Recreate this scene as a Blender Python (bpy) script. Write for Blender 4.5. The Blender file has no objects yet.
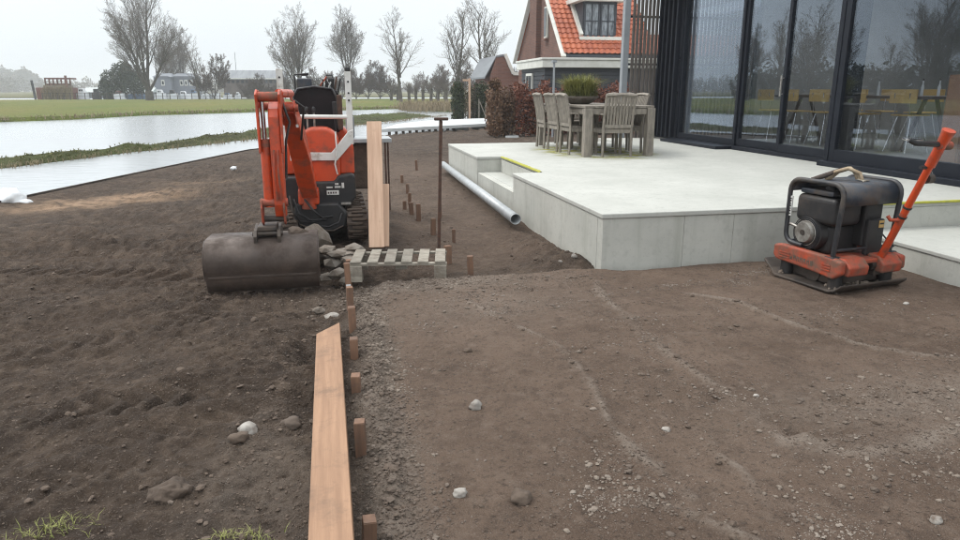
import bpy, bmesh, math, random
import numpy as np
from mathutils import Vector, Matrix, Euler
SC = bpy.context.scene
COL = SC.collection
R = math.radians
random.seed(7)

# ------------------------------------------------------------------ camera
F, HOR, VP, EYE = 690.0, 90.0, 330.0, 1.5
pitch = math.atan((270 - HOR) / F)
yaw = math.atan((480 - VP) / (F / math.cos(pitch)))
cam_data = bpy.data.cameras.new('camera')
cam = bpy.data.objects.new('camera', cam_data)
COL.objects.link(cam)
cam.location = (0, 0, EYE)
cam.rotation_euler = (math.pi / 2 - pitch, 0, -yaw)
cam_data.sensor_width = 36.0
cam_data.lens = F / 960.0 * 36.0
cam_data.clip_start = 0.05
cam_data.clip_end = 6000
SC.camera = cam

# ------------------------------------------------------------------ sky and light
SUN_EL, SUN_AZ = R(52), R(-62)          # azimuth from +Y, negative = to the left
world = bpy.data.worlds.new("World")
SC.world = world
world.use_nodes = True
wn, wl = world.node_tree.nodes, world.node_tree.links
wn.clear()
w_out = wn.new('ShaderNodeOutputWorld')
w_bg = wn.new('ShaderNodeBackground')
sky = wn.new('ShaderNodeTexSky')
sky.sky_type = 'NISHITA'
sky.sun_disc = False
sky.sun_elevation = SUN_EL
sky.sun_rotation = SUN_AZ
sky.air_density = 1.0
sky.dust_density = 4.0
hs = wn.new('ShaderNodeHueSaturation')
hs.inputs['Saturation'].default_value = 0.25
wl.new(sky.outputs[0], hs.inputs['Color'])
tc = wn.new('ShaderNodeTexCoord')
sep = wn.new('ShaderNodeSeparateXYZ')
wl.new(tc.outputs['Generated'], sep.inputs[0])
ramp = wn.new('ShaderNodeValToRGB')                 # cloud cover, brighter overhead as on any overcast day
e = ramp.color_ramp.elements
e[0].position = 0.0; e[0].color = (7.0, 7.55, 7.95, 1)
e[1].position = 1.0; e[1].color = (17.5, 18.0, 18.4, 1)
m = ramp.color_ramp.elements.new(0.12); m.color = (8.0, 8.55, 8.9, 1)
m = ramp.color_ramp.elements.new(0.45); m.color = (12.5, 13.0, 13.3, 1)
wl.new(sep.outputs['Z'], ramp.inputs[0])
cn = wn.new('ShaderNodeTexNoise'); cn.inputs['Scale'].default_value = 2.2; cn.inputs['Detail'].default_value = 4
wl.new(tc.outputs['Generated'], cn.inputs['Vector'])
cr = wn.new('ShaderNodeMapRange'); cr.inputs['To Min'].default_value = 0.93; cr.inputs['To Max'].default_value = 1.07
wl.new(cn.outputs['Fac'], cr.inputs['Value'])
cm = wn.new('ShaderNodeVectorMath'); cm.operation = 'SCALE'
wl.new(ramp.outputs[0], cm.inputs[0]); wl.new(cr.outputs[0], cm.inputs['Scale'])
mx = wn.new('ShaderNodeMix'); mx.data_type = 'RGBA'
mx.inputs['Factor'].default_value = 0.88
wl.new(hs.outputs[0], mx.inputs['A']); wl.new(cm.outputs[0], mx.inputs['B'])
wl.new(mx.outputs['Result'], w_bg.inputs['Color'])
w_bg.inputs['Strength'].default_value = 0.1
wl.new(w_bg.outputs[0], w_out.inputs['Surface'])
sun_d = bpy.data.lights.new('sun', 'SUN')
sun_d.energy = 1.3
sun_d.angle = R(16)
sun_d.color = (1.0, 0.96, 0.9)
sun = bpy.data.objects.new('sun', sun_d)
COL.objects.link(sun)
sd = Vector((math.sin(SUN_AZ) * math.cos(SUN_EL), math.cos(SUN_AZ) * math.cos(SUN_EL), math.sin(SUN_EL)))
sun.rotation_euler = sd.to_track_quat('Z', 'Y').to_euler()
SC.view_settings.view_transform = 'Standard'
SC.view_settings.look = 'None'
SC.view_settings.gamma = 1.0
SC.view_settings.exposure = 0.38
SC.cycles.max_bounces = 7
SC.cycles.transparent_max_bounces = 12
SC.cycles.caustics_reflective = False
SC.cycles.caustics_refractive = False
SC.cycles.use_denoising = True
SC.cycles.denoising_prefilter = 'NONE'
SC.cycles.denoising_input_passes = 'RGB_ALBEDO_NORMAL'
SC.cycles.filter_width = 1.15
SC.cycles.volume_bounces = 1

# ------------------------------------------------------------------ object helpers
def props(o, label=None, cat=None, group=None, kind=None):
    if label: o['label'] = label
    if cat: o['category'] = cat
    if group: o['group'] = group
    if kind: o['kind'] = kind
    return o

def thing(name, label, cat, loc=(0, 0, 0), rz=0.0, group=None):
    o = bpy.data.objects.new(name, None)
    COL.objects.link(o)
    o.location = loc
    o.rotation_euler = (0, 0, rz)
    o.empty_display_size = 0.1
    return props(o, label, cat, group)

def copy_tree(o, parent=None):
    c = o.copy()
    COL.objects.link(c)
    if parent is not None: c.parent = parent
    for ch in list(o.children):
        copy_tree(ch, c)
    return c

def inst(src, parent, loc=None, rot=None, scale=None, mat=None):
    c = src.copy()
    COL.objects.link(c)
    c.parent = parent
    if loc is not None: c.location = loc
    if rot is not None: c.rotation_euler = rot
    if scale is not None: c.scale = scale
    return c

class MB:
    """collects faces; build() links them as one mesh object"""
    def __init__(s): s.v = []; s.f = []; s.sm = []
    def add(s, vs, fs, smooth=False):
        b = len(s.v)
        s.v.extend([tuple(p) for p in vs])
        s.f.extend([tuple(i + b for i in q) for q in fs])
        s.sm.extend([smooth] * len(fs))
        return s
    def box(s, c, d, rot=None):
        x, y, z = d[0] / 2, d[1] / 2, d[2] / 2
        vs = [Vector(p) for p in ((-x,-y,-z),(x,-y,-z),(x,y,-z),(-x,y,-z),(-x,-y,z),(x,-y,z),(x,y,z),(-x,y,z))]
        if rot is not None:
            M = Euler(rot).to_matrix()
            vs = [M @ v for v in vs]
        vs = [v + Vector(c) for v in vs]
        return s.add(vs, [(0,3,2,1),(4,5,6,7),(0,1,5,4),(1,2,6,5),(2,3,7,6),(3,0,4,7)])
    def b2(s, lo, hi):
        return s.box([(a + b) / 2 for a, b in zip(lo, hi)], [abs(b - a) for a, b in zip(lo, hi)])
    def bar(s, p0, p1, w, h, up=(0, 0, 1)):
        p0, p1 = Vector(p0), Vector(p1)
        d = (p1 - p0).normalized()
        u = Vector(up)
        if abs(d.dot(u)) > .98: u = Vector((0, 1, 0))
        a = d.cross(u).normalized(); b = a.cross(d).normalized()
        a *= w / 2; b *= h / 2
        vs = [p0 - a - b, p0 + a - b, p0 + a + b, p0 - a + b, p1 - a - b, p1 + a - b, p1 + a + b, p1 - a + b]
        return s.add(vs, [(0,1,2,3),(7,6,5,4),(4,5,1,0),(5,6,2,1),(6,7,3,2),(7,4,0,3)])
    def tube(s, pts, r, n=8, cap=True, smooth=True, hollow=False):
        pts = [Vector(p) for p in pts]
        rs = r if isinstance(r, (list, tuple)) else [r] * len(pts)
        rings = []
        prev = None
        for i, p in enumerate(pts):
            if i == 0: d = pts[1] - p
            elif i == len(pts) - 1: d = p - pts[i - 1]
            else: d = (pts[i + 1] - p).normalized() + (p - pts[i - 1]).normalized()
            d.normalize()
            if prev is None:
                u = Vector((0, 0, 1)) if abs(d.z) < .9 else Vector((0, 1, 0))
                a = d.cross(u).normalized()
            else:
                a = (prev - d * prev.dot(d)).normalized()
            prev = a
            b = d.cross(a)
            rings.append([p + (a * math.cos(t) + b * math.sin(t)) * rs[i] for t in [2 * math.pi * k / n for k in range(n)]])
        vs = [q for rg in rings for q in rg]
        fs = []
        for i in range(len(pts) - 1):
            for k in range(n):
                k2 = (k + 1) % n
                fs.append((i * n + k, i * n + k2, (i + 1) * n + k2, (i + 1) * n + k))
        s.add(vs, fs, smooth)
        if cap:
            s.add(rings[0], [tuple(range(n - 1, -1, -1))]); s.add(rings[-1], [tuple(range(n))])
        return s
    def cyl(s, p0, p1, r0, r1=None, n=16, smooth=True):
        return s.tube([p0, p1], [r0, r0 if r1 is None else r1], n, True, smooth)
    def prism(s, poly, axis, a, b):
        """poly of 2D points extruded along an axis ('x': poly=(y,z); 'y': (x,z); 'z': (x,y))"""
        def mk(p, t):
            return (t, p[0], p[1]) if axis == 'x' else ((p[0], t, p[1]) if axis == 'y' else (p[0], p[1], t))
        n = len(poly)
        vs = [mk(p, a) for p in poly] + [mk(p, b) for p in poly]
        fs = [tuple(range(n)), tuple(range(2 * n - 1, n - 1, -1))]
        fs += [(i, i + n, (i + 1) % n + n, (i + 1) % n) for i in range(n)]
        return s.add(vs, fs)
    def lathe(s, prof, c=(0, 0, 0), n=24, smooth=True):
        vs, fs = [], []
        for (r, z) in prof:
            for k in range(n):
                t = 2 * math.pi * k / n
                vs.append((c[0] + r * math.cos(t), c[1] + r * math.sin(t), c[2] + z))
        for i in range(len(prof) - 1):
            for k in range(n):
                k2 = (k + 1) % n
                fs.append((i * n + k, i * n + k2, (i + 1) * n + k2, (i + 1) * n + k))
        s.add(vs, fs, smooth)
        s.add(vs[:n], [tuple(range(n - 1, -1, -1))]); s.add(vs[-n:], [tuple(range(n))])
        return s
    def rock(s, c, d, seed=0, sub=1, rot=None):
        rnd = random.Random(seed)
        bm = bmesh.new()
        bmesh.ops.create_icosphere(bm, subdivisions=sub, radius=1)
        M = Euler(rot or (rnd.uniform(0, 6), rnd.uniform(0, 6), rnd.uniform(0, 6))).to_matrix()
        off = Vector((rnd.uniform(0, 50),) * 3)
        from mathutils import noise
        vs = []
        for v in bm.verts:
            k = 1 + .38 * noise.noise(v.co * 1.3 + off) + .18 * noise.noise(v.co * 3.1 + off) + (rnd.uniform(-.14, .14) if sub < 3 else .13 * noise.noise(v.co * 7 + off) + .07 * noise.noise(v.co * 16 + off))
            q = M @ (v.co * k)
            vs.append((c[0] + q.x * d[0] / 2, c[1] + q.y * d[1] / 2, c[2] + q.z * d[2] / 2))
        bm.verts.index_update()
        fs = [tuple(v.index for v in f.verts) for f in bm.faces]
        bm.free()
        return s.add(vs, fs, sub > 2)
    def build(s, name, mat, parent=None, bevel=0.0, seg=2, loc=None, smooth_all=None, fix=True):
        me = bpy.data.meshes.new(name)
        me.from_pydata(s.v, [], s.f)
        if fix:
            bm = bmesh.new(); bm.from_mesh(me)
            bmesh.ops.recalc_face_normals(bm, faces=bm.faces)
            bm.to_mesh(me); bm.free()
        sm = s.sm if smooth_all is None else [smooth_all] * len(s.f)
        me.polygons.foreach_set('use_smooth', sm)
        me.materials.append(mat)
        o = bpy.data.objects.new(name, me)
        COL.objects.link(o)
        if parent is not None: o.parent = parent
        if loc is not None: o.location = loc
        if bevel > 0:
            md = o.modifiers.new('bevel', 'BEVEL')
            md.width = bevel; md.segments = seg; md.limit_method = 'ANGLE'; md.angle_limit = R(40)
            md.harden_normals = False
        return o

def numpy_mesh(name, V, Fq, mat, smooth=True, parent=None):
    """V: (n,3); Fq: (m,k) int array"""
    me = bpy.data.meshes.new(name)
    k = Fq.shape[1]
    me.vertices.add(len(V)); me.vertices.foreach_set('co', np.asarray(V, dtype=np.float32).ravel())
    me.loops.add(Fq.size); me.loops.foreach_set('vertex_index', Fq.astype(np.int32).ravel())
    me.polygons.add(len(Fq))
    me.polygons.foreach_set('loop_start', np.arange(0, Fq.size, k, dtype=np.int32))
    me.polygons.foreach_set('use_smooth', np.full(len(Fq), smooth))
    me.update(calc_edges=True)
    me.validate()
    me.materials.append(mat)
    o = bpy.data.objects.new(name, me)
    COL.objects.link(o)
    if parent is not None: o.parent = parent
    return o

# numpy value noise
_rs = np.random.RandomState(3)
_TAB = _rs.rand(256, 256)
def vnoise(x, y):
    xi = np.floor(x).astype(int); yi = np.floor(y).astype(int)
    fx = x - xi; fy = y - yi
    fx = fx * fx * (3 - 2 * fx); fy = fy * fy * (3 - 2 * fy)
    a = _TAB[xi % 256, yi % 256]; b = _TAB[(xi + 1) % 256, yi % 256]
    c = _TAB[xi % 256, (yi + 1) % 256]; d = _TAB[(xi + 1) % 256, (yi + 1) % 256]
    return (a * (1 - fx) + b * fx) * (1 - fy) + (c * (1 - fx) + d * fx) * fy
def fbm(x, y, o=4, s=1.0, g=.5):
    t = 0; a = 1; n = 0
    for i in range(o):
        t = t + a * (vnoise(x * s + 17.3 * i, y * s + 9.1 * i) - .5); n += a
        a *= g; s *= 2.03
    return t / n * 2
def smooth(x, a, b):
    t = np.clip((x - a) / (b - a), 0, 1)
    return t * t * (3 - 2 * t)

# ------------------------------------------------------------------ materials
def new_mat(name):
    m = bpy.data.materials.new(name); m.use_nodes = True
    nt = m.node_tree; nt.nodes.clear()
    out = nt.nodes.new('ShaderNodeOutputMaterial')
    p = nt.nodes.new('ShaderNodeBsdfPrincipled')
    nt.links.new(p.outputs[0], out.inputs['Surface'])
    return m, nt, p, out

def mat(name, c1, c2=None, scale=8.0, rough=.7, metal=0.0, bump=0.0, bscale=None, stretch=(1, 1, 1), dirt=None, dirt_amt=.4,
        spec=.5, detail=5, rnd=0.0, bdist=.01, dscale=3.0, contrast=(.35, .65), coat=0.0):
    """noise-mottled procedural material; dirt = soil colour blotched over it"""
    m, nt, p, out = new_mat(name)
    N, L = nt.nodes.new, nt.links.new
    tc = N('ShaderNodeTexCoord'); mp = N('ShaderNodeMapping'); mp.inputs['Scale'].default_value = stretch
    oi = N('ShaderNodeObjectInfo')
    ofs = N('ShaderNodeVectorMath'); ofs.operation = 'MULTIPLY_ADD'
    L(oi.outputs['Random'], ofs.inputs[0]); ofs.inputs[1].default_value = (37, 21, 13)
    L(tc.outputs['Object'], ofs.inputs[2])
    L(ofs.outputs[0], mp.inputs['Vector'])
    no = N('ShaderNodeTexNoise'); no.inputs['Scale'].default_value = scale; no.inputs['Detail'].default_value = detail
    no.inputs['Roughness'].default_value = .62
    L(mp.outputs[0], no.inputs['Vector'])
    mr = N('ShaderNodeMapRange'); mr.inputs['From Min'].default_value = contrast[0]; mr.inputs['From Max'].default_value = contrast[1]
    L(no.outputs['Fac'], mr.inputs['Value'])
    mix = N('ShaderNodeMix'); mix.data_type = 'RGBA'
    mix.inputs['A'].default_value = (*c1, 1); mix.inputs['B'].default_value = (*(c2 or [x * .75 for x in c1]), 1)
    L(mr.outputs[0], mix.inputs['Factor'])
    col = mix.outputs['Result']
    if rnd:
        hv = N('ShaderNodeHueSaturation')
        r2 = N('ShaderNodeMapRange'); r2.inputs['To Min'].default_value = 1 - rnd; r2.inputs['To Max'].default_value = 1 + rnd
        L(oi.outputs['Random'], r2.inputs['Value']); L(r2.outputs[0], hv.inputs['Value']); L(col, hv.inputs['Color'])
        col = hv.outputs[0]
    rv = None
    if dirt:
        n2 = N('ShaderNodeTexNoise'); n2.inputs['Scale'].default_value = dscale; n2.inputs['Detail'].default_value = 8; n2.inputs['Roughness'].default_value = .7
        L(ofs.outputs[0], n2.inputs['Vector'])
        m2 = N('ShaderNodeMapRange'); m2.inputs['From Min'].default_value = .62 - dirt_amt * .45; m2.inputs['From Max'].default_value = .78 - dirt_amt * .3
        L(n2.outputs['Fac'], m2.inputs['Value'])
        x2 = N('ShaderNodeMix'); x2.data_type = 'RGBA'
        L(m2.outputs[0], x2.inputs['Factor']); L(col, x2.inputs['A']); x2.inputs['B'].default_value = (*dirt, 1)
        col = x2.outputs['Result']
        rr = N('ShaderNodeMapRange'); rr.inputs['To Min'].default_value = rough; rr.inputs['To Max'].default_value = .9
        L(m2.outputs[0], rr.inputs['Value']); L(rr.outputs[0], p.inputs['Roughness'])
        rv = 1
        if metal:
            rm = N('ShaderNodeMapRange'); rm.inputs['To Min'].default_value = metal; rm.inputs['To Max'].default_value = 0
            L(m2.outputs[0], rm.inputs['Value']); L(rm.outputs[0], p.inputs['Metallic'])
    L(col, p.inputs['Base Color'])
    if not rv:
        rr = N('ShaderNodeMapRange'); rr.inputs['To Min'].default_value = max(.03, rough - .08); rr.inputs['To Max'].default_value = min(1, rough + .1)
        L(no.outputs['Fac'], rr.inputs['Value']); L(rr.outputs[0], p.inputs['Roughness'])
        p.inputs['Metallic'].default_value = metal
    p.inputs['Specular IOR Level'].default_value = spec
    p.inputs['Coat Weight'].default_value = coat
    if bump:
        bn = N('ShaderNodeTexNoise'); bn.inputs['Scale'].default_value = bscale or scale * 3; bn.inputs['Detail'].default_value = 6
        L(mp.outputs[0], bn.inputs['Vector'])
        bp = N('ShaderNodeBump'); bp.inputs['Strength'].default_value = bump; bp.inputs['Distance'].default_value = bdist
        L(bn.outputs['Fac'], bp.inputs['Height']); L(bp.outputs[0], p.inputs['Normal'])
    return m

SOIL = (.075, .055, .042)
M = {}
M['orange'] = mat('orange_paint', (.54, .062, .012), (.44, .048, .010), 5, .38, dirt=(.11, .06, .04), dirt_amt=.28, dscale=5, bump=.05, coat=.15)
M['orange_worn'] = mat('worn_orange_paint', (.43, .058, .018), (.28, .042, .018), 14, .5, dirt=(.12, .078, .055), dirt_amt=.5, dscale=9, bump=.15)
M['white_paint'] = mat('white_paint', (.68, .68, .65), (.56, .56, .53), 7, .45, dirt=(.28, .24, .19), dirt_amt=.18, dscale=9)
M['black_plastic'] = mat('black_plastic', (.010, .010, .012), (.02, .019, .019), 10, .5, dirt=(.07, .055, .045), dirt_amt=.18)
M['black_vinyl'] = mat('black_vinyl', (.006, .005, .006), (.014, .008, .009), 6, .55, spec=.25)
M['dark_steel'] = mat('dark_steel', (.045, .04, .037), (.085, .07, .06), 9, .5, metal=.5, dirt=(.10, .075, .058), dirt_amt=.4, dscale=5, bump=.2)
M['bucket_steel'] = mat('muddy_bucket_steel', (.098, .070, .055), (.045, .032, .026), 4, .42, metal=.2, dirt=(.045, .031, .024), dirt_amt=.55, dscale=4.2, bump=.3, bdist=.004, stretch=(.6, 1, 1))
M['blue_steel'] = mat('dark_blue_grey_paint', (.024, .030, .042), (.04, .046, .058), 6, .35, dirt=(.10, .08, .065), dirt_amt=.3, dscale=6, bump=.1)
M['frame_steel'] = mat('scuffed_black_tube', (.012, .013, .016), (.03, .03, .034), 12, .4, dirt=(.1, .08, .06), dirt_amt=.2)
M['rust'] = mat('rusty_steel', (.10, .05, .032), (.055, .035, .028), 20, .85, bump=.4, bdist=.003)
M['chrome'] = mat('bright_steel', (.55, .55, .55), (.42, .42, .42), 5, .2, metal=1)
M['alu'] = mat('dull_aluminium', (.42, .41, .38), (.22, .2, .18), 18, .4, metal=.7)
M['mud'] = mat('caked_mud', (.060, .043, .032), (.095, .07, .053), 9, .95, bump=.9, bdist=.02, bscale=18)
M['rubber'] = mat('muddy_rubber', (.05, .038, .032), (.085, .062, .05), 12, .85, bump=.6, bdist=.01)
M['fresh_wood'] = mat('fresh_cut_timber', (.57, .39, .275), (.46, .295, .20), 3.0, .7, stretch=(14, .8, 14), bump=.25, bdist=.002, bscale=12, dirt=(.34, .22, .15), dirt_amt=.08, detail=7)
M['plank_wood'] = mat('reddish_plank_timber', (.335, .198, .118), (.245, .14, .082), 3.0, .7, stretch=(14, .7, 14), bump=.3, bdist=.002, bscale=14, dirt=(.17, .11, .075), dirt_amt=.24, dscale=4, detail=7)
M['stake_wood'] = mat('red_brown_hardwood', (.195, .108, .066), (.135, .075, .048), 6, .75, stretch=(8, 8, .9), bump=.3, bdist=.003, dirt=(.12, .085, .065), dirt_amt=.22, dscale=9, rnd=.25)
M['stake_top'] = mat('pale_stake_end', (.42, .27, .17), (.3, .18, .11), 30, .8, rnd=.3)
M['pallet_wood'] = mat('weathered_pallet_board', (.32, .29, .24), (.21, .19, .155), 3, .85, stretch=(4, 12, 12), bump=.35, bdist=.003, dirt=(.13, .10, .075), dirt_amt=.25, dscale=5, rnd=.18)
M['teak'] = mat('grey_weathered_teak', (.27, .24, .20), (.175, .155, .132), 5, .8, stretch=(5, 5, 1.2), bump=.25, bdist=.002, rnd=.12, dirt=(.12, .11, .09), dirt_amt=.15)
M['zinc'] = mat('galvanised_pipe', (.42, .44, .45), (.34, .36, .365), 7, .42, metal=.25, dirt=(.3, .28, .25), dirt_amt=.1)
M['frame'] = mat('anthracite_aluminium', (.007, .009, .015), (.010, .013, .020), 3, .5, spec=.22)
M['screen_wood'] = mat('grey_brown_batten', (.15, .13, .115), (.10, .085, .075), 5, .8, stretch=(6, 6, .8), rnd=.2)
M['grey_post'] = mat('pale_grey_steel', (.30, .32, .34), (.25, .27, .29), 3, .5)
M['stone'] = mat('pale_broken_stone', (.36, .34, .31), (.24, .215, .19), 14, .9, bump=.4, bdist=.004, rnd=.22, dirt=(.12, .09, .07), dirt_amt=.35, dscale=12)
M['rubble'] = mat('grey_concrete_rubble', (.26, .235, .205), (.17, .145, .12), 10, .95, bump=.6, bdist=.008, rnd=.2, dirt=(.10, .075, .055), dirt_amt=.45, dscale=6)
M['moss'] = mat('yellow_green_moss', (.42, .40, .045), (.30, .31, .06), 25, .95, bump=.5)
M['bag'] = mat('white_plastic_film', (.82, .84, .85), (.72, .75, .77), 5, .35)
M['bark'] = mat('grey_brown_bark', (.095, .082, .068), (.06, .052, .044), 4, .9, bump=.3)
M['twig'] = mat('grey_brown_twigs', (.16, .135, .11), (.115, .095, .08), 3, .9)
M['twig_red'] = mat('russet_twigs', (.12, .085, .065), (.08, .06, .05), 3, .9)
M['yellow_ply'] = mat('yellow_plywood', (.56, .37, .12), (.48, .31, .10), 5, .5)
M['dark_table'] = mat('dark_table_wood', (.10, .075, .06), (.07, .05, .04), 4, .5)
M['brown_cloth'] = mat('brown_board', (.30, .17, .10), (.24, .13, .08), 3, .8)
M['room_wall'] = mat('dim_plaster', (.30, .29, .27), (.25, .24, .22), 2, .9)
M['room_floor'] = mat('polished_screed', (.26, .255, .235), (.2, .195, .18), 2, .35)
M['white_wood'] = mat('white_painted_boards', (.66, .66, .61), (.55, .55, .5), 3, .6)
M['dark_boards'] = mat('charcoal_weatherboard', (.025, .03, .038), (.04, .045, .055), 3, .6, stretch=(1, 1, 8))
M['pane'] = mat('dark_window_glass', (.02, .025, .03), (.03, .035, .04), 2, .06, spec=.8)
M['curtain'] = mat('net_curtain', (.55, .56, .56), (.38, .39, .4), 9, .9, stretch=(6, 6, .5))
M['hull_white'] = mat('white_boat_hull', (.72, .73, .74), (.6, .62, .63), 2, .35)
M['hull_blue'] = mat('blue_boat_cover', (.10, .16, .26), (.07, .11, .18), 2, .5)
M['ship_rust'] = mat('rusty_ship_plates', (.16, .055, .04), (.10, .045, .036), 1.2, .85)
M['barn_roof'] = mat('grey_sheet_roof', (.20, .215, .23), (.145, .155, .17), .7, .7, stretch=(3, .3, .3))
M['barn_wall'] = mat('brown_barn_boards', (.13, .105, .09), (.09, .075, .065), 1, .9)
M['blue_wall'] = mat('blue_grey_house_wall', (.20, .215, .24), (.165, .18, .205), 1, .9)
M['pale_roof'] = mat('pale_glass_roof', (.45, .49, .48), (.36, .4, .39), .6, .5)
M['dark_hull'] = mat('dark_tarpaulin', (.03, .032, .036), (.05, .05, .055), 1, .7)
# ------------------------------------------------------------------ special materials
def soil_mat():
    m, nt, p, out = new_mat('site_soil')
    N, L = nt.nodes.new, nt.links.new
    tc = N('ShaderNodeTexCoord')
    def noise(s, d=6, r=.6):
        n = N('ShaderNodeTexNoise'); n.inputs['Scale'].default_value = s; n.inputs['Detail'].default_value = d; n.inputs['Roughness'].default_value = r
        L(tc.outputs['Object'], n.inputs['Vector']); return n.outputs['Fac']
    def rng(v, a, b, c=0, d=1):
        n = N('ShaderNodeMapRange'); n.inputs['From Min'].default_value = a; n.inputs['From Max'].default_value = b
        n.inputs['To Min'].default_value = c; n.inputs['To Max'].default_value = d; L(v, n.inputs['Value']); return n.outputs[0]
    def mixc(f, A, B):
        n = N('ShaderNodeMix'); n.data_type = 'RGBA'
        L(f, n.inputs['Factor'])
        for s, v in (('A', A), ('B', B)):
            if isinstance(v, tuple): n.inputs[s].default_value = (*v, 1)
            else: L(v, n.inputs[s])
        return n.outputs['Result']
    def mul(a, b):
        n = N('ShaderNodeMath'); n.operation = 'MULTIPLY'
        L(a, n.inputs[0])
        if isinstance(b, float): n.inputs[1].default_value = b
        else: L(b, n.inputs[1])
        return n.outputs[0]
    def addn(a, b):
        n = N('ShaderNodeMath'); n.operation = 'ADD'; L(a, n.inputs[0]); L(b, n.inputs[1]); return n.outputs[0]
    at = N('ShaderNodeAttribute'); at.attribute_name = 'zone'
    sp = N('ShaderNodeSeparateColor'); L(at.outputs['Color'], sp.inputs[0])
    zp, zs, zd = sp.outputs[0], sp.outputs[1], sp.outputs[2]     # packed pad, sand, pale dry grit
    base = mixc(rng(noise(1.1), .35, .65), (.080, .056, .040), (.040, .027, .019))
    base = mixc(rng(noise(7), .46, .68, 0, .8), base, (.125, .090, .065))
    base = mixc(rng(noise(3.3), .52, .7, 0, .7), base, (.034, .024, .0175))
    base = mixc(rng(noise(35, 4), .54, .68, 0, .75), base, (.040, .028, .021))
    base = mixc(rng(noise(90, 4), .56, .7, 0, .6), base, (.19, .15, .12))
    pad = mixc(rng(noise(1.6), .35, .68), (.172, .120, .088), (.112, .075, .053))
    pad = mixc(rng(noise(6), .5, .68, 0, .6), pad, (.076, .051, .037))
    pad = mixc(rng(noise(14), .52, .70, 0, .7), pad, (.195, .145, .112))
    pad = mixc(rng(noise(45, 4), .54, .7, 0, .75), pad, (.052, .037, .028))
    pad = mixc(rng(noise(130, 3), .56, .7, 0, .55), pad, (.24, .19, .155))
    c = mixc(zp, base, pad)
    c = mixc(mul(zd, rng(noise(22), .30, .55)), c, (.255, .208, .170))
    c = mixc(mul(zs, rng(noise(5), .3, .6)), c, (.40, .27, .175))
    # scattered pale mineral specks
    vo = N('ShaderNodeTexVoronoi'); vo.inputs['Scale'].default_value = 60; L(tc.outputs['Object'], vo.inputs['Vector'])
    sz = rng(noise(3.1), .45, .7, .03, .16)
    lt = N('ShaderNodeMath'); lt.operation = 'LESS_THAN'; L(vo.outputs['Distance'], lt.inputs[0]); L(sz, lt.inputs[1])
    c = mixc(mul(lt.outputs[0], .75), c, (.33, .30, .26))
    L(c, p.inputs['Base Color'])
    p.inputs['Roughness'].default_value = .93
    p.inputs['Specular IOR Level'].default_value = .3
    h = addn(mul(noise(26, 9, .72), .036), mul(noise(120, 6, .7), .012))
    for vs_, am_ in ((34, .010), (85, .005)):
        v2 = N('ShaderNodeTexVoronoi'); v2.inputs['Scale'].default_value = vs_
        wv = N('ShaderNodeVectorMath'); wv.operation = 'MULTIPLY_ADD'; wn_ = N('ShaderNodeTexNoise'); wn_.inputs['Scale'].default_value = vs_ * .8
        L(tc.outputs['Object'], wn_.inputs['Vector']); L(wn_.outputs['Color'], wv.inputs[0]); wv.inputs[1].default_value = (.03, .03, .03); L(tc.outputs['Object'], wv.inputs[2]); L(wv.outputs[0], v2.inputs['Vector'])
        inv = N('ShaderNodeMath'); inv.operation = 'MULTIPLY'; L(v2.outputs['Distance'], inv.inputs[0]); inv.inputs[1].default_value = -am_ * 1.6
        msk = mul(inv.outputs[0], rng(noise(4), .4, .62))
        h = addn(h, msk)
    bp = N('ShaderNodeBump'); bp.inputs['Strength'].default_value = 1.0; bp.inputs['Distance'].default_value = 1.0
    L(h, bp.inputs['Height']); L(bp.outputs[0], p.inputs['Normal'])
    return m
M['soil'] = soil_mat()
M['clod'] = mat('crumbly_soil_clods', (.080, .057, .042), (.118, .088, .067), 9, .95, bump=.8, bdist=.008, bscale=45)
M['grit'] = mat('pale_grit', (.19, .155, .125), (.10, .076, .060), 3.5, .95, bump=.5, bdist=.004, bscale=60, contrast=(.42, .58))
M['pebble'] = mat('mixed_pebbles', (.215, .180, .150), (.10, .076, .060), 4.5, .9, contrast=(.44, .56))

def water_mat():
    m, nt, p, out = new_mat('canal_water')
    N, L = nt.nodes.new, nt.links.new
    tc = N('ShaderNodeTexCoord'); mp = N('ShaderNodeMapping'); mp.inputs['Scale'].default_value = (1.0, 2.4, 1)
    mp.inputs['Rotation'].default_value = (0, 0, .2)
    L(tc.outputs['Object'], mp.inputs['Vector'])
    a = N('ShaderNodeTexNoise'); a.inputs['Scale'].default_value = 1.7; a.inputs['Detail'].default_value = 3; a.inputs['Roughness'].default_value = .6
    L(mp.outputs[0], a.inputs['Vector'])
    bp = N('ShaderNodeBump'); bp.inputs['Strength'].default_value = .35; bp.inputs['Distance'].default_value = .05
    L(a.outputs['Fac'], bp.inputs['Height']); L(bp.outputs[0], p.inputs['Normal'])
    p.inputs['Base Color'].default_value = (.37, .395, .41, 1)
    p.inputs['Roughness'].default_value = .2
    p.inputs['Specular IOR Level'].default_value = .85
    return m
M['water'] = water_mat()

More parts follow.
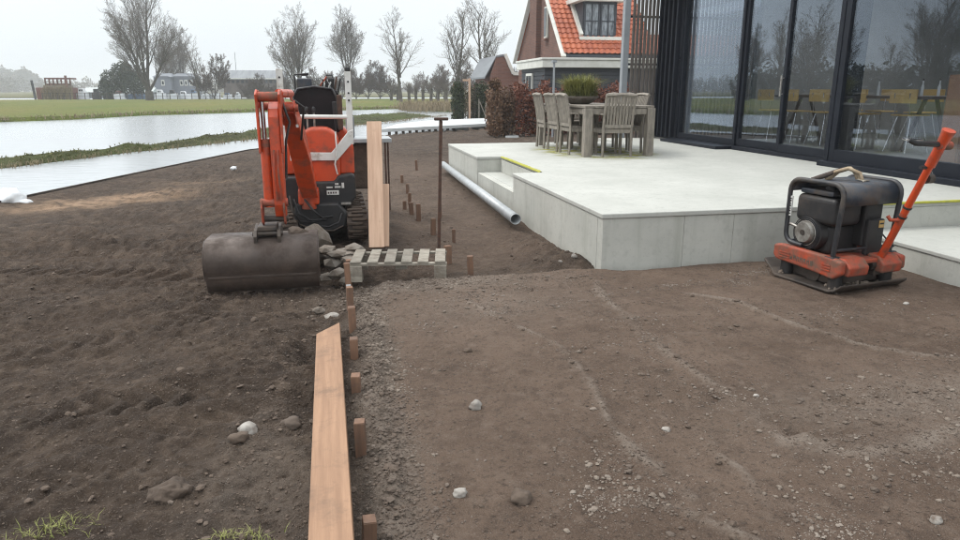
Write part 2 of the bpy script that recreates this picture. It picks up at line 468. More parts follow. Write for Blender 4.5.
def concrete_mat(name, c1, c2, streak=0.0, stain=(.25, .26, .2)):
    m, nt, p, out = new_mat(name)
    N, L = nt.nodes.new, nt.links.new
    tc = N('ShaderNodeTexCoord')
    def noise(s, st=(1, 1, 1), d=6, r=.6):
        mp = N('ShaderNodeMapping'); mp.inputs['Scale'].default_value = st; L(tc.outputs['Object'], mp.inputs['Vector'])
        n = N('ShaderNodeTexNoise'); n.inputs['Scale'].default_value = s; n.inputs['Detail'].default_value = d; n.inputs['Roughness'].default_value = r
        L(mp.outputs[0], n.inputs['Vector']); return n.outputs['Fac']
    def rng(v, a, b, c=0, d=1):
        n = N('ShaderNodeMapRange'); n.inputs['From Min'].default_value = a; n.inputs['From Max'].default_value = b
        n.inputs['To Min'].default_value = c; n.inputs['To Max'].default_value = d; L(v, n.inputs['Value']); return n.outputs[0]
    def mixc(f, A, B):
        n = N('ShaderNodeMix'); n.data_type = 'RGBA'; L(f, n.inputs['Factor'])
        for s, v in (('A', A), ('B', B)):
            if isinstance(v, tuple): n.inputs[s].default_value = (*v, 1)
            else: L(v, n.inputs[s])
        return n.outputs['Result']
    c = mixc(rng(noise(1.3), .3, .7), c1, c2)
    c = mixc(rng(noise(4.5), .5, .72, 0, .4), c, tuple(x * .74 for x in c1))
    c = mixc(rng(noise(16), .54, .72, 0, .45), c, tuple(x * .62 for x in c1))
    c = mixc(rng(noise(60, d=3), .62, .75, 0, .5), c, tuple(x * .6 for x in c1))
    if streak:
        c = mixc(rng(noise(7, (1, 1, .1), 4), .55, .75, 0, streak), c, stain)
    L(c, p.inputs['Base Color'])
    p.inputs['Roughness'].default_value = .82
    p.inputs['Specular IOR Level'].default_value = .35
    bp = N('ShaderNodeBump'); bp.inputs['Strength'].default_value = .35; bp.inputs['Distance'].default_value = .004
    L(noise(40, d=8), bp.inputs['Height']); L(bp.outputs[0], p.inputs['Normal'])
    return m
M['slab'] = concrete_mat('pale_concrete_top', (.475, .48, .445), (.395, .40, .368))
M['conc_side'] = concrete_mat('formed_concrete_side', (.52, .52, .475), (.40, .403, .368), .4, (.27, .275, .23))
M['deck'] = concrete_mat('pale_deck', (.58, .60, .60), (.48, .50, .50))

def grass_mat(name, c1, c2, c3, s=.35):
    m, nt, p, out = new_mat(name)
    N, L = nt.nodes.new, nt.links.new
    tc = N('ShaderNodeTexCoord')
    def noise(sc, st=(1, 1, 1), d=6):
        mp = N('ShaderNodeMapping'); mp.inputs['Scale'].default_value = st; L(tc.outputs['Object'], mp.inputs['Vector'])
        n = N('ShaderNodeTexNoise'); n.inputs['Scale'].default_value = sc; n.inputs['Detail'].default_value = d; n.inputs['Roughness'].default_value = .65
        L(mp.outputs[0], n.inputs['Vector'])
        return n.outputs['Fac']
    def mixc(f, a, b, A, B):
        r = N('ShaderNodeMapRange'); r.inputs['From Min'].default_value = a; r.inputs['From Max'].default_value = b; L(f, r.inputs['Value'])
        n = N('ShaderNodeMix'); n.data_type = 'RGBA'; L(r.outputs[0], n.inputs['Factor'])
        for q, v in (('A', A), ('B', B)):
            if isinstance(v, tuple): n.inputs[q].default_value = (*v, 1)
            else: L(v, n.inputs[q])
        return n.outputs['Result']
    c = mixc(noise(s * .25, (1, .35, 1)), .38, .64, c1, c2)
    c = mixc(noise(s * 3), .5, .72, c, c3)
    c = mixc(noise(s * 14, d=3), .52, .7, c, tuple(x * .55 for x in c1))
    L(c, p.inputs['Base Color']); p.inputs['Roughness'].default_value = .9; p.inputs['Specular IOR Level'].default_value = .2
    bp = N('ShaderNodeBump'); bp.inputs['Strength'].default_value = 1; bp.inputs['Distance'].default_value = .15
    L(noise(s * 9, d=8), bp.inputs['Height']); L(bp.outputs[0], p.inputs['Normal'])
    return m
M['meadow'] = grass_mat('meadow_grass', (.098, .130, .022), (.165, .150, .038), (.080, .070, .030))
M['verge'] = grass_mat('rough_verge', (.10, .11, .035), (.14, .12, .055), (.09, .07, .04), .8)
M['island'] = grass_mat('tussocky_bank', (.080, .100, .026), (.055, .055, .024), (.10, .09, .042), 1.6)
M['blade'] = mat('grass_blades', (.105, .13, .032), (.16, .14, .055), 3, .8, rnd=.2)
M['blade_dry'] = mat('dry_reeds', (.27, .215, .13), (.18, .14, .085), 3, .85)
M['blade_gold'] = mat('golden_ornamental_grass', (.30, .285, .08), (.16, .18, .05), 3.5, .7)
M['tuft'] = mat('yellow_green_tuft', (.26, .26, .085), (.17, .19, .05), 9, .8)

def leaf_mat(name, cols):
    m, nt, p, out = new_mat(name)
    N, L = nt.nodes.new, nt.links.new
    g = N('ShaderNodeNewGeometry'); r = N('ShaderNodeValToRGB')
    r.color_ramp.interpolation = 'LINEAR'
    e = r.color_ramp.elements
    e[0].color = (*cols[0], 1); e[1].color = (*cols[-1], 1)
    for i, c in enumerate(cols[1:-1]):
        x = r.color_ramp.elements.new((i + 1) / (len(cols) - 1)); x.color = (*c, 1)
    L(g.outputs['Random Per Island'], r.inputs[0]); L(r.outputs[0], p.inputs['Base Color'])
    p.inputs['Roughness'].default_value = .6; p.inputs['Specular IOR Level'].default_value = .3
    return m
M['leaf_beech'] = leaf_mat('russet_beech_leaves', [(.085, .03, .02), (.20, .062, .035), (.13, .05, .03), (.26, .10, .055)])
M['leaf_brown'] = leaf_mat('brown_beech_leaves', [(.09, .05, .03), (.20, .12, .07), (.14, .075, .045), (.24, .15, .09)])
M['leaf_ivy'] = leaf_mat('dark_ivy_leaves', [(.018, .03, .012), (.035, .052, .018), (.055, .065, .026), (.028, .038, .02)])
M['leaf_ever'] = leaf_mat('evergreen_sprays', [(.025, .038, .02), (.045, .058, .028), (.035, .045, .026)])
M['leaf_olive'] = leaf_mat('olive_brush', [(.09, .075, .04), (.13, .10, .055), (.07, .065, .035)])

def brick_mat(name, c1, c2, mortar, scale=1.0):
    m, nt, p, out = new_mat(name)
    N, L = nt.nodes.new, nt.links.new
    tc = N('ShaderNodeTexCoord')
    sp = N('ShaderNodeSeparateXYZ'); L(tc.outputs['Object'], sp.inputs[0])
    ad = N('ShaderNodeMath'); ad.operation = 'ADD'; L(sp.outputs['X'], ad.inputs[0]); L(sp.outputs['Y'], ad.inputs[1])
    cb = N('ShaderNodeCombineXYZ'); L(ad.outputs[0], cb.inputs[0]); L(sp.outputs['Z'], cb.inputs[1])
    b = N('ShaderNodeTexBrick'); L(cb.outputs[0], b.inputs['Vector'])
    b.inputs['Scale'].default_value = scale; b.inputs['Brick Width'].default_value = .22; b.inputs['Row Height'].default_value = .065
    b.inputs['Mortar Size'].default_value = .006; b.inputs['Color1'].default_value = (*c1, 1); b.inputs['Color2'].default_value = (*c2, 1)
    b.inputs['Mortar'].default_value = (*mortar, 1)
    n = N('ShaderNodeTexNoise'); n.inputs['Scale'].default_value = 1.5; n.inputs['Detail'].default_value = 5; L(tc.outputs['Object'], n.inputs['Vector'])
    r = N('ShaderNodeMapRange'); r.inputs['To Min'].default_value = .7; r.inputs['To Max'].default_value = 1.3; L(n.outputs['Fac'], r.inputs['Value'])
    s = N('ShaderNodeVectorMath'); s.operation = 'SCALE'; L(b.outputs['Color'], s.inputs[0]); L(r.outputs[0], s.inputs['Scale'])
    L(s.outputs[0], p.inputs['Base Color']); p.inputs['Roughness'].default_value = .9
    return m
M['brick'] = brick_mat('brown_brick', (.155, .070, .048), (.105, .050, .038), (.13, .10, .085))
M['brick_red'] = brick_mat('red_brown_brick', (.19, .085, .06), (.14, .065, .05), (.18, .14, .12))
M['rooftile'] = mat('orange_clay_tile', (.42, .112, .045), (.29, .072, .034), 1.4, .6, dirt=(.20, .07, .045), dirt_amt=.18, dscale=1.5)

def glass_mat():
    m, nt, p, out = new_mat('tinted_door_glass')
    N, L = nt.nodes.new, nt.links.new
    nt.nodes.remove(p)
    tr = N('ShaderNodeBsdfTransparent'); tr.inputs[0].default_value = (.91, .93, .95, 1)
    gl = N('ShaderNodeBsdfGlossy'); gl.inputs['Roughness'].default_value = .0; gl.inputs['Color'].default_value = (.78, .88, 1, 1)
    lw = N('ShaderNodeLayerWeight'); lw.inputs['Blend'].default_value = .5
    pw_ = N('ShaderNodeMath'); pw_.operation = 'POWER'; L(lw.outputs['Facing'], pw_.inputs[0]); pw_.inputs[1].default_value = 2.2
    fr = N('ShaderNodeMapRange'); fr.inputs['To Min'].default_value = .035; fr.inputs['To Max'].default_value = .66; L(pw_.outputs[0], fr.inputs['Value'])
    tc = N('ShaderNodeTexCoord'); no = N('ShaderNodeTexNoise'); no.inputs['Scale'].default_value = .7
    L(tc.outputs['Object'], no.inputs['Vector'])
    bp = N('ShaderNodeBump'); bp.inputs['Strength'].default_value = .04; bp.inputs['Distance'].default_value = .02
    L(no.outputs['Fac'], bp.inputs['Height'])
    mx = N('ShaderNodeMixShader'); L(fr.outputs[0], mx.inputs[0]); L(tr.outputs[0], mx.inputs[1]); L(gl.outputs[0], mx.inputs[2])
    L(mx.outputs[0], out.inputs['Surface'])
    return m
M['glass'] = glass_mat()

# ------------------------------------------------------------------ the ground of the site
SH = [(-40, -24), (-20, -13.5), (0, -7.6), (10.55, -4.55), (15, -3.25), (19.4, -1.95), (22.2, .3), (24.6, 1.9), (26.5, 3.6), (28.5, 7.0), (30, 10.5), (33, 18), (60, 70)]
_sy = np.array([p[0] for p in SH]); _sx = np.array([p[1] for p in SH])
def shore(y): return np.interp(y, _sy, _sx)
WATER_Z = -.2
def gauss(x, y, cx, cy, sx, sy, a=0.0):
    c, s = math.cos(a), math.sin(a)
    u = (x - cx) * c + (y - cy) * s; v = -(x - cx) * s + (y - cy) * c
    return np.exp(-(u / sx) ** 2 - (v / sy) ** 2)

def _pg(px, py):
    d = cam.rotation_euler.to_matrix() @ Vector((px - 480, 270 - py, -F)); t = -EYE / d.z
    return (d.x * t, d.y * t)
ROLL = [([_pg(*p) for p in l], w) for l, w in (
    ([(470, 305), (510, 325), (560, 350), (590, 385), (612, 430), (640, 458), (668, 478), (690, 500)], .022),
    ([(592, 280), (602, 298), (640, 332), (680, 365), (720, 392), (752, 415), (785, 445)], .03),
    ([(640, 505), (700, 520), (760, 548)], .02), ([(800, 442), (850, 455), (910, 450), (965, 428)], .05),
    ([(650, 290), (720, 300), (800, 318), (850, 345)], .03), ([(730, 300), (800, 330), (880, 352), (960, 362)], .02), ([(690, 440), (740, 470), (770, 512)], .015))]
def ground_h(x, y):
    """height of the soil and its zones"""
    x = np.asarray(x, float); y = np.asarray(y, float)
    wob = .10 * fbm(x * 0 + 3, y, 3, 1.6) + .05 * fbm(x, y, 3, 5)
    edge_y = 5.45 + .12 * fbm(x, y * 0, 3, 1.7) + .25 * smooth(x, 1.2, .2) * 0
    pad = smooth(x, .20 + wob, .34 + wob) * (1 - smooth(y, edge_y - .12, edge_y + .12))
    h = -.05 + .10 * fbm(x, y, 4, .33)
    rough = .060 * fbm(x, y, 5, 1.3) + .030 * np.abs(fbm(x, y, 5, 4.5)) + .045 * (np.abs(fbm(x, y, 5, 11)) - .1) * smooth(fbm(x, y, 3, .9) + .25, 0, .5) + .022 * fbm(x, y, 3, 24)
    left = 1 - smooth(x, -.1, .3)
    h = h + rough * (.75 + .35 * left)
    # trench bottom between the excavator and the terrace is smoother
    tr = smooth(x, .5, .9) * (1 - smooth(x, 2.2, 2.5)) * smooth(y, 5.8, 6.4) * (1 - smooth(y, 14, 17))
    h = h * (1 - .3 * tr) - .045 * tr
    # tyre and track prints, left
    def ruts(x0, y0, x1, y1, w, depth, lug, lugh=.016):
        dx, dy = x1 - x0, y1 - y0; ln = math.hypot(dx, dy); ux, uy = dx / ln, dy / ln
        t = (x - x0) * ux + (y - y0) * uy; s = (x - x0) * -uy + (y - y0) * ux
        s = s + .12 * np.sin(t * 1.1) + .03 * fbm(x, y, 2, 3)
        inside = smooth(t, -.2, .3) * (1 - smooth(t, ln - .3, ln + .2))
        band = np.exp(-(s / w) ** 4)
        wv = np.clip(np.sin((t + np.abs(s) * .8) * 2 * math.pi / lug) * 1.8, -1, 1)
        return inside * (band * (-depth + 1.05 * lugh * wv) + .03 * np.exp(-((np.abs(s) - w * 1.25) / .05) ** 2)), inside * band
    for a_ in ((*_pg(10, 410), *_pg(235, 378), .13, .02, .15, .022), (*_pg(90, 442), *_pg(280, 392), .11, .03, .12, .012), (*_pg(-60, 350), *_pg(240, 300), .16, .03, .16, .018),
               (-5, 7.6, -1.0, 6.3, .2, .045, .17, .02), (-3.4, 8.8, -1.1, 7.0, .16, .04, .15, .018), (*_pg(-50, 500), *_pg(150, 440), .13, .03, .13, .012), (*_pg(30, 250), *_pg(200, 225), .2, .05, .2, .02)):
        dz, bd = ruts(*a_)
        h = h * (1 - .55 * left * bd) + left * dz
    # dark hollows
    for cx, cy, a, b, r, d in ((-1.5, 6.3, .9, .22, .25, .09), (-3.0, 7.6, .8, .2, -.1, .08), (-.22, 4.1, .10, .35, 0, .12), (-.2, 3.3, .10, .3, 0, .08),
                               (-.25, 5.0, .15, .2, 0, .07), (-2.4, 9.0, .7, .2, .1, .06), (-.3, 2.5, .12, .3, 0, .05), (.45, 5.95, .6, .22, 0, .11)):
        h = h - d * gauss(x, y, cx, cy, a, b, r)
    # long low windrow of crumbs between the stakes and the packed pad
    ridge = np.exp(-((x - .19 - wob * .7) / .10) ** 2) * (1 - smooth(y, 5.0, 5.4))
    h = h + ridge * (.035 + .05 * np.abs(fbm(x, y, 4, 7)) + .02 * fbm(x, y, 3, 25))
    rid2 = gauss(x, y, .75, 5.25, .75, .22, .05)
    h = h + rid2 * (.02 + .06 * np.abs(fbm(x, y, 4, 9)))
    # packed pad, flat and a little proud
    ph = .012 + .016 * fbm(x, y, 4, .8) + .010 * fbm(x, y, 4, 4) + .011 * np.abs(fbm(x, y, 4, 13)) * smooth(fbm(x + 5, y, 3, 1.4) + .1, 0, .35)
    # roller edge lines curving across the pad
    cl = []
    for k, (pl_, w_) in enumerate(ROLL):
        d = np.full(np.shape(x), 9.0)
        for (ax_, ay_), (bx_, by_) in zip(pl_[:-1], pl_[1:]):
            ux, uy = bx_ - ax_, by_ - ay_; t = np.clip(((x - ax_) * ux + (y - ay_) * uy) / (ux * ux + uy * uy), 0, 1)
            d = np.minimum(d, np.hypot(x - ax_ - ux * t, y - ay_ - uy * t))
        d = np.abs(d + .03 * fbm(x, y, 3, 4))
        cl.append(np.exp(-(d / w_) ** 2) * smooth(fbm(x + k, y, 4, 2.2) + .3, 0, .45))
    cl = np.clip(sum(cl), 0, 1)
    ph = ph + .013 * cl
    for cx, cy, a, b, r, d in ((2.42, 2.72, .10, .045, -.5, .05), (2.75, 2.72, .14, .04, .1, .03), (1.75, 3.9, .2, .05, .2, .012), (2.1, 2.3, .2, .03, -.4, .02),
                               (1.0, 2.2, .1, .06, 1, .015), (2.9, 3.4, .3, .04, 0, .012), (3.6, 3.0, .3, .05, .1, .015)):
        ph = ph - d * gauss(x, y, cx, cy, a, b, r)
    for (px, py), sx_, sy_, d in (((797, 432), .055, .035, .055), ((848, 434), .09, .03, .022), ((775, 420), .05, .02, .02), ((715, 402), .04, .03, .02), ((580, 352), .07, .02, .014), ((505, 290), .12, .03, .012), ((600, 310), .10, .03, .012), ((620, 398), .08, .03, .012), ((600, 440), .12, .03, .014), ((530, 475), .10, .03, .012), ((690, 530), .15, .03, .016), ((560, 520), .05, .06, .015), ((770, 350), .12, .03, .012), ((880, 345), .1, .03, .012), ((820, 330), .1, .03, .012)):
        qx, qy = _pg(px, py)
        g_ = gauss(x, y, qx, qy, sx_, sy_, .15); ph = ph - d * g_ + .4 * d * gauss(x, y, qx + .02, qy - sy_ * 1.6, sx_ * 1.2, sy_ * .7, .15) + .02 * g_ * np.abs(fbm(x, y, 3, 20))
    h = h * (1 - pad) + ph * pad
    # spoil heaped against the terrace corner and beside it
    for cx, cy, a, b, hh in ((2.06, 5.85, .22, .38, .19), (1.95, 6.6, .22, .5, .13), (1.85, 7.4, .2, .5, .06), (1.0, 6.95, .28, .25, .05), (-.1, 6.2, .28, .4, .10), (0.35, 7.9, .25, .9, .07)):
        h = h + hh * gauss(x, y, cx, cy, a, b) * (.8 + .5 * fbm(x, y, 3, 6))
    # darker bank of soil behind the terrace
    far = smooth(y, 14.2, 17)
    h = h + far * (.04 + .07 * fbm(x, y, 4, .7))
    h = h - .04 * smooth(y, 23, 27)
    d = x - shore(y)
    h = np.where(d < .6, h * smooth(d, -.1, .6) + .0, h)
    h = h - .7 * (1 - smooth(d, -.55, .02))
    sand = gauss(x, y, -3.1, 10.9, .95, .55, .55) * .95 + gauss(x, y, -2.2, 12.6, .6, .4, .4) * .5 + gauss(x, y, -3.9, 10.2, .5, .3, .4) * .5
    grit = np.clip(ridge * .8 + rid2 * .9 + cl * pad * .9 + gauss(x, y, 2.6, 2.6, .8, .3) * .4 * pad + gauss(x, y, 1.0, 4.6, .7, .35) * .35
                   + gauss(x, y, -.35, 2.6, .25, .5) * .35 + gauss(x, y, 3.3, 2.7, .8, .2) * .45, 0, 1)
    warm = np.clip(pad + .55 * tr, 0, 1)
    return h, warm, np.clip(sand, 0, 1), grit

def axis(a, b, fa, fb, d, grow=1.06, dmax=.5):
    mid = list(np.arange(fa, fb, d))
    lo, hi = [], []
    s = d; x = fa
    while x > a:
        s = min(s * grow, dmax); x -= s; lo.append(x)
    s = d; x = mid[-1]
    while x < b:
        s = min(s * grow, dmax); x += s; hi.append(x)
    return np.array(lo[::-1] + mid + hi)
gx = axis(-14, 24, -2.6, 4.6, .018, 1.03, .3)
gy = axis(-4, 38, 1.7, 6.4, .015, 1.022, .3)
GX, GY = np.meshgrid(gx, gy)
H_, zp_, zs_, zd_ = ground_h(GX, GY)
V = np.stack([GX.ravel(), GY.ravel(), H_.ravel()], 1)
nx, ny = len(gx), len(gy)
ii = (np.arange(ny - 1)[:, None] * nx + np.arange(nx - 1)[None, :]).ravel()
FQ = np.stack([ii, ii + 1, ii + nx + 1, ii + nx], 1)
ground = numpy_mesh('ground', V, FQ, M['soil'])
ca = ground.data.color_attributes.new('zone', 'FLOAT_COLOR', 'POINT')
ca.data.foreach_set('color', np.stack([zp_.ravel(), zs_.ravel(), zd_.ravel(), np.ones(nx * ny)], 1).astype(np.float32).ravel())
props(ground, 'churned brown soil of the building plot', kind='structure')
def gz(x, y):
    return float(ground_h(np.array([x]), np.array([y]))[0][0])

# ------------------------------------------------------------------ water, meadow, banks
wm = MB(); wm.add([(-900, -60, WATER_Z), (900, -60, WATER_Z), (900, 400, WATER_Z), (-900, 400, WATER_Z)], [(0, 1, 2, 3)])
props(wm.build('water', M['water'], fix=False), 'pale rippled canal water', kind='structure')

def jitter_line(pts, step, amp, seed=0):
    rnd = random.Random(seed); out = []
    for (a, b) in zip(pts[:-1], pts[1:]):
        L_ = math.hypot(b[0] - a[0], b[1] - a[1]); n = max(1, int(L_ / step))
        for i in range(n):
            t = i / n
            out.append((a[0] + (b[0] - a[0]) * t + rnd.uniform(-amp, amp), a[1] + (b[1] - a[1]) * t + rnd.uniform(-amp, amp)))
    out.append(pts[-1])
    return out

def land(name, poly, z, material, slope=.5, depth=.6, label=None, kind='structure'):
    bm = bmesh.new()
    top = [bm.verts.new((x, y, z)) for x, y in poly]
    n = len(poly)
    cx = sum(p[0] for p in poly) / n; cy = sum(p[1] for p in poly) / n
    area = sum(poly[i][0] * poly[(i + 1) % n][1] - poly[(i + 1) % n][0] * poly[i][1] for i in range(n))
    sg = 1 if area > 0 else -1
    low = []
    for i, (x, y) in enumerate(poly):
        a = poly[i - 1]; b = poly[(i + 1) % n]
        dx, dy = b[0] - a[0], b[1] - a[1]; l = math.hypot(dx, dy) or 1
        low.append(bm.verts.new((x + sg * dy / l * slope, y - sg * dx / l * slope, z - depth)))
    f = bm.faces.new(top); bmesh.ops.triangulate(bm, faces=[f])
    for i in range(n):
        bm.faces.new((top[i], low[i], low[(i + 1) % n], top[(i + 1) % n]))
    bmesh.ops.recalc_face_normals(bm, faces=bm.faces)
    me = bpy.data.meshes.new(name); bm.to_mesh(me); bm.free(); me.materials.append(material)
    o = bpy.data.objects.new(name, me); COL.objects.link(o)
    return props(o, label, kind=kind)

near = jitter_line([(-120, 34), (-60, 39), (-30, 41.5), (-17.6, 43.2), (-15.2, 46), (-13, 52), (-6.2, 58.8), (1.5, 62.5), (6.2, 66), (9.0, 56), (16, 58), (60, 62)], 1.6, .35, 2)
land('meadow', near + [(60, 128), (-120, 124)], .02, M['meadow'], .35, .5, 'flat green meadow beyond the water')
land('field', [(-900, 172), (900, 168), (1500, 3500), (-1500, 3500)], .0, M['verge'], .4, .6, 'distant fields reaching the horizon')
land('garden_ground', jitter_line([(6.5, 29.5), (10.5, 36.5), (13, 44), (15, 57.7)], 1.5, .2, 4) + [(60, 60), (60, 14), (16, 14), (9, 26)], .03, M['verge'], .3, .5, 'rough garden ground round the brick house')

# low strip of tussocks between the two waters
def tussock_bank(name, near_e, far_e, hmax, label, n=260, m=12, seed=0):
    ts = np.linspace(0, 1, n)
    def samp(e):
        e = np.array(e); d = np.r_[0, np.cumsum(np.hypot(*np.diff(e, axis=0).T))]; d /= d[-1]
        return np.stack([np.interp(ts, d, e[:, 0]), np.interp(ts, d, e[:, 1])], 1)
    A, B = samp(near_e), samp(far_e)
    u = np.linspace(0, 1, m)
    P = A[:, None, :] * (1 - u)[None, :, None] + B[:, None, :] * u[None, :, None]
    prof = np.minimum(1, np.sin(np.pi * u) * 1.5)
    endp = smooth(ts, 0, .02) * (1 - smooth(ts, .96, 1))
    z = WATER_Z - .12 + (hmax - WATER_Z + .12) * prof[None, :] * endp[:, None] * (.8 + .5 * fbm(P[..., 0], P[..., 1], 4, 1.1) + .25 * fbm(P[..., 0] + 9, P[..., 1], 3, 4))
    V = np.stack([P[..., 0].ravel(), P[..., 1].ravel(), z.ravel()], 1)
    ii = (np.arange(n - 1)[:, None] * m + np.arange(m - 1)[None, :]).ravel()
    o = numpy_mesh(name, V, np.stack([ii, ii + m, ii + m + 1, ii + 1], 1), M['island'])
    return props(o, label, kind='structure'), P, z
bank, PB, ZB = tussock_bank('grassy_bank', [(-40, 3), (-17, 12.2), (-7.3, 17.0), (-5.75, 20.4), (-3.1, 24.6), (-1.2, 28.5), (.6, 33.6), (2.6, 36.5), (4.5, 41.0), (7.5, 47)],
      [(-40, 4.6), (-17, 14.0), (-7.9, 18.8), (-6.5, 22.2), (-4.4, 26.6), (-3, 31.5), (-1.5, 39), (.5, 48), (3.5, 52), (7.0, 49)], -.02, 'low tussocky bank between two waters')

def blades(name, pts, h, w, material, lean=.5, label=None, per=1, seed=1, parent=None, hvar=.4, kind='stuff', up=None):
    """pts: (n,3) roots; thin bent blades, each two quads"""
    rs = np.random.RandomState(seed)
    pts = np.repeat(np.asarray(pts, float), per, 0); n = len(pts)
    az = rs.rand(n) * 2 * np.pi; hh = h * (1 - hvar + 2 * hvar * rs.rand(n)); ln = lean * hh * (.3 + rs.rand(n))
    dx, dy = np.cos(az), np.sin(az)
    wx, wy = -dy * w / 2, dx * w / 2
    b = pts
    V = np.zeros((n, 6, 3))
    V[:, 0] = b + np.stack([wx, wy, 0 * wx], 1); V[:, 1] = b - np.stack([wx, wy, 0 * wx], 1)
    mid = b + np.stack([dx * ln * .3, dy * ln * .3, hh * .6], 1)
    V[:, 2] = mid + np.stack([wx, wy, 0 * wx], 1) * .75; V[:, 3] = mid - np.stack([wx, wy, 0 * wx], 1) * .75
    tip = b + np.stack([dx * ln, dy * ln, hh * np.where(ln > .6 * hh, .8, 1)], 1)
    V[:, 4] = tip + np.stack([wx, wy, 0 * wx], 1) * .15; V[:, 5] = tip - np.stack([wx, wy, 0 * wx], 1) * .15
    base = (np.arange(n) * 6)[:, None]
    F1 = base + np.array([[0, 1, 3, 2]]); F2 = base + np.array([[2, 3, 5, 4]])
    o = numpy_mesh(name, V.reshape(-1, 3), np.concatenate([F1, F2]), material, False, parent)
    return props(o, label, kind=kind)
rs = np.random.RandomState(5)
sel = rs.randint(0, PB.shape[0] * PB.shape[1], 5200)
Pf = PB.reshape(-1, 2)[sel] + rs.normal(0, .15, (5200, 2)); Zf = ZB.ravel()[sel]
ok = (Zf > WATER_Z + .02) & (Pf[:, 0] > -20)
blades('grass', np.c_[Pf[ok], Zf[ok] - .02], .06, .018, M['blade'], 1.1, 'coarse grass on the low bank', per=5, seed=2)
sel = rs.randint(0, PB.shape[0], 1500)
e1 = PB[sel, 0] * .93 + PB[sel, 2] * .07
blades('reeds', np.c_[e1 + rs.normal(0, .1, e1.shape), np.full(len(e1), WATER_Z)], .12, .012, M['blade_dry'], .7, 'withered reeds along the bank edge', per=3, seed=3)
# reeds by the meadow edge
pts = []
for (x, y) in near:
    if -40 < x < 30:
        for k in range(26): pts.append((x + random.gauss(0, .8), y - .1 + random.gauss(0, .35), -.1))
blades('reeds', pts, .22, .05, M['blade_dry'], .6, 'brown reed fringe at the meadow edge', per=2, seed=6)
pts = [(random.uniform(5.5, 17), random.gauss(57.5, 2.2), -.1) for k in range(2600)]
blades('reeds', pts, .65, .04, M['blade_dry'], .4, 'taller pale reeds by the end of the meadow', per=2, seed=8)

# board along the canal edge
eb = thing('edging_board', 'thin dark board holding the soil along the canal edge', 'edging', (0, 0, 0))
pts = [(float(shore(y)) - .03, y) for y in np.arange(2.0, 25, 2.4)]
for a, b in zip(pts[:-1], pts[1:]):
    m_ = MB(); m_.bar((a[0], a[1], -.10), (b[0], b[1], -.10), .035, .24)
    m_.build('plank', M['dark_steel'], eb)
    m_ = MB(); m_.box((a[0] - .05, a[1], -.15), (.05, .05, .3)); m_.build('peg', M['dark_steel'], eb)

# ------------------------------------------------------------------ loose crumbs, grit, pebbles on the soil
ICO = []
for sd_ in range(6):
    q = MB(); q.rock((0, 0, 0), (2, 2, 2), sd_, 1); ICO.append((np.array(q.v), np.array(q.f)))
def scatter(name, xy, size, material, label, seed=0, sink=.25, flat=.7):
    rs = np.random.RandomState(seed); n = len(xy)
    z = ground_h(xy[:, 0], xy[:, 1])[0]
    VV, FF, off = [], [], 0
    kinds = rs.randint(0, len(ICO), n)
    for k, (v, f) in enumerate(ICO):
        idx = np.where(kinds == k)[0]
        if not len(idx): continue
        s = size[idx] / 2
        a = rs.rand(len(idx)) * 6.283; c, sn = np.cos(a), np.sin(a)
        sc = np.stack([s * rs.uniform(.7, 1.3, len(idx)), s * rs.uniform(.7, 1.2, len(idx)), s * flat * rs.uniform(.6, 1.1, len(idx))], 1)
        P = v[None] * sc[:, None]
        X = P[..., 0] * c[:, None] - P[..., 1] * sn[:, None]; Y = P[..., 0] * sn[:, None] + P[..., 1] * c[:, None]
        Q = np.stack([X + xy[idx, 0][:, None], Y + xy[idx, 1][:, None], P[..., 2] + (z[idx] + sc[:, 2] * (1 - 2 * sink))[:, None]], -1)
        VV.append(Q.reshape(-1, 3)); FF.append((f[None] + (np.arange(len(idx)) * len(v))[:, None, None]).reshape(-1, 3) + off); off += len(idx) * len(v)
    o = numpy_mesh(name, np.concatenate(VV), np.concatenate(FF), material, False)
    return props(o, label, kind='stuff')
rs = np.random.RandomState(11)
def cloud(n, cx, cy, sx, sy): return np.stack([rs.normal(cx, sx, n), rs.normal(cy, sy, n)], 1)
def powers(n, lo, hi, k=2.2):
    return lo * (1 - rs.rand(n) * (1 - (lo / hi) ** k)) ** (-1 / k)
# soil crumbs everywhere left, thick along the stake line
xy = np.concatenate([np.stack([rs.uniform(-3.8, .2, 20000), 1.7 + 7 * rs.rand(20000) ** 1.4], 1), np.stack([rs.uniform(.3, 2.1, 3500), rs.uniform(5.7, 13, 3500)], 1), np.stack([rs.uniform(-1, 9, 1800), rs.uniform(14, 24, 1800)], 1),
                     np.stack([rs.normal(.14, .09, 4200), rs.uniform(1.7, 5.4, 4200)], 1),
                     np.stack([rs.normal(-.3, .14, 2200), rs.uniform(1.7, 4.6, 2200)], 1),
                     cloud(1300, .7, 5.25, .5, .14), cloud(900, 2.0, 6.0, .16, .35), cloud(700, 1.9, 6.9, .2, .5), cloud(700, -1.6, 2.2, .8, .25)])
xy = xy[(np.hypot(xy[:, 0], xy[:, 1]) > 1.2)]
inside_t = (xy[:, 0] > 2.15) & (xy[:, 1] > 5.35) & (xy[:, 1] < 13.7)
xy = xy[~inside_t]
pc = np.concatenate([cloud(int(rs.uniform(40, 160)), rs.uniform(.45, 4.4), 1.8 + 3.5 * rs.rand() ** 1.3, rs.uniform(.06, .2), rs.uniform(.03, .08)) for _ in range(42)])
pr_ = []
for l_, w_ in ROLL:
    for (a_, b_) in zip(l_[:-1], l_[1:]):
        n_ = int(math.hypot(b_[0] - a_[0], b_[1] - a_[1]) * 160); t_ = rs.rand(n_, 1)
        pr_.append(np.array(a_) * (1 - t_) + np.array(b_) * t_ + rs.normal(0, .035, (n_, 2)))
pc = np.concatenate([pc] + pr_)
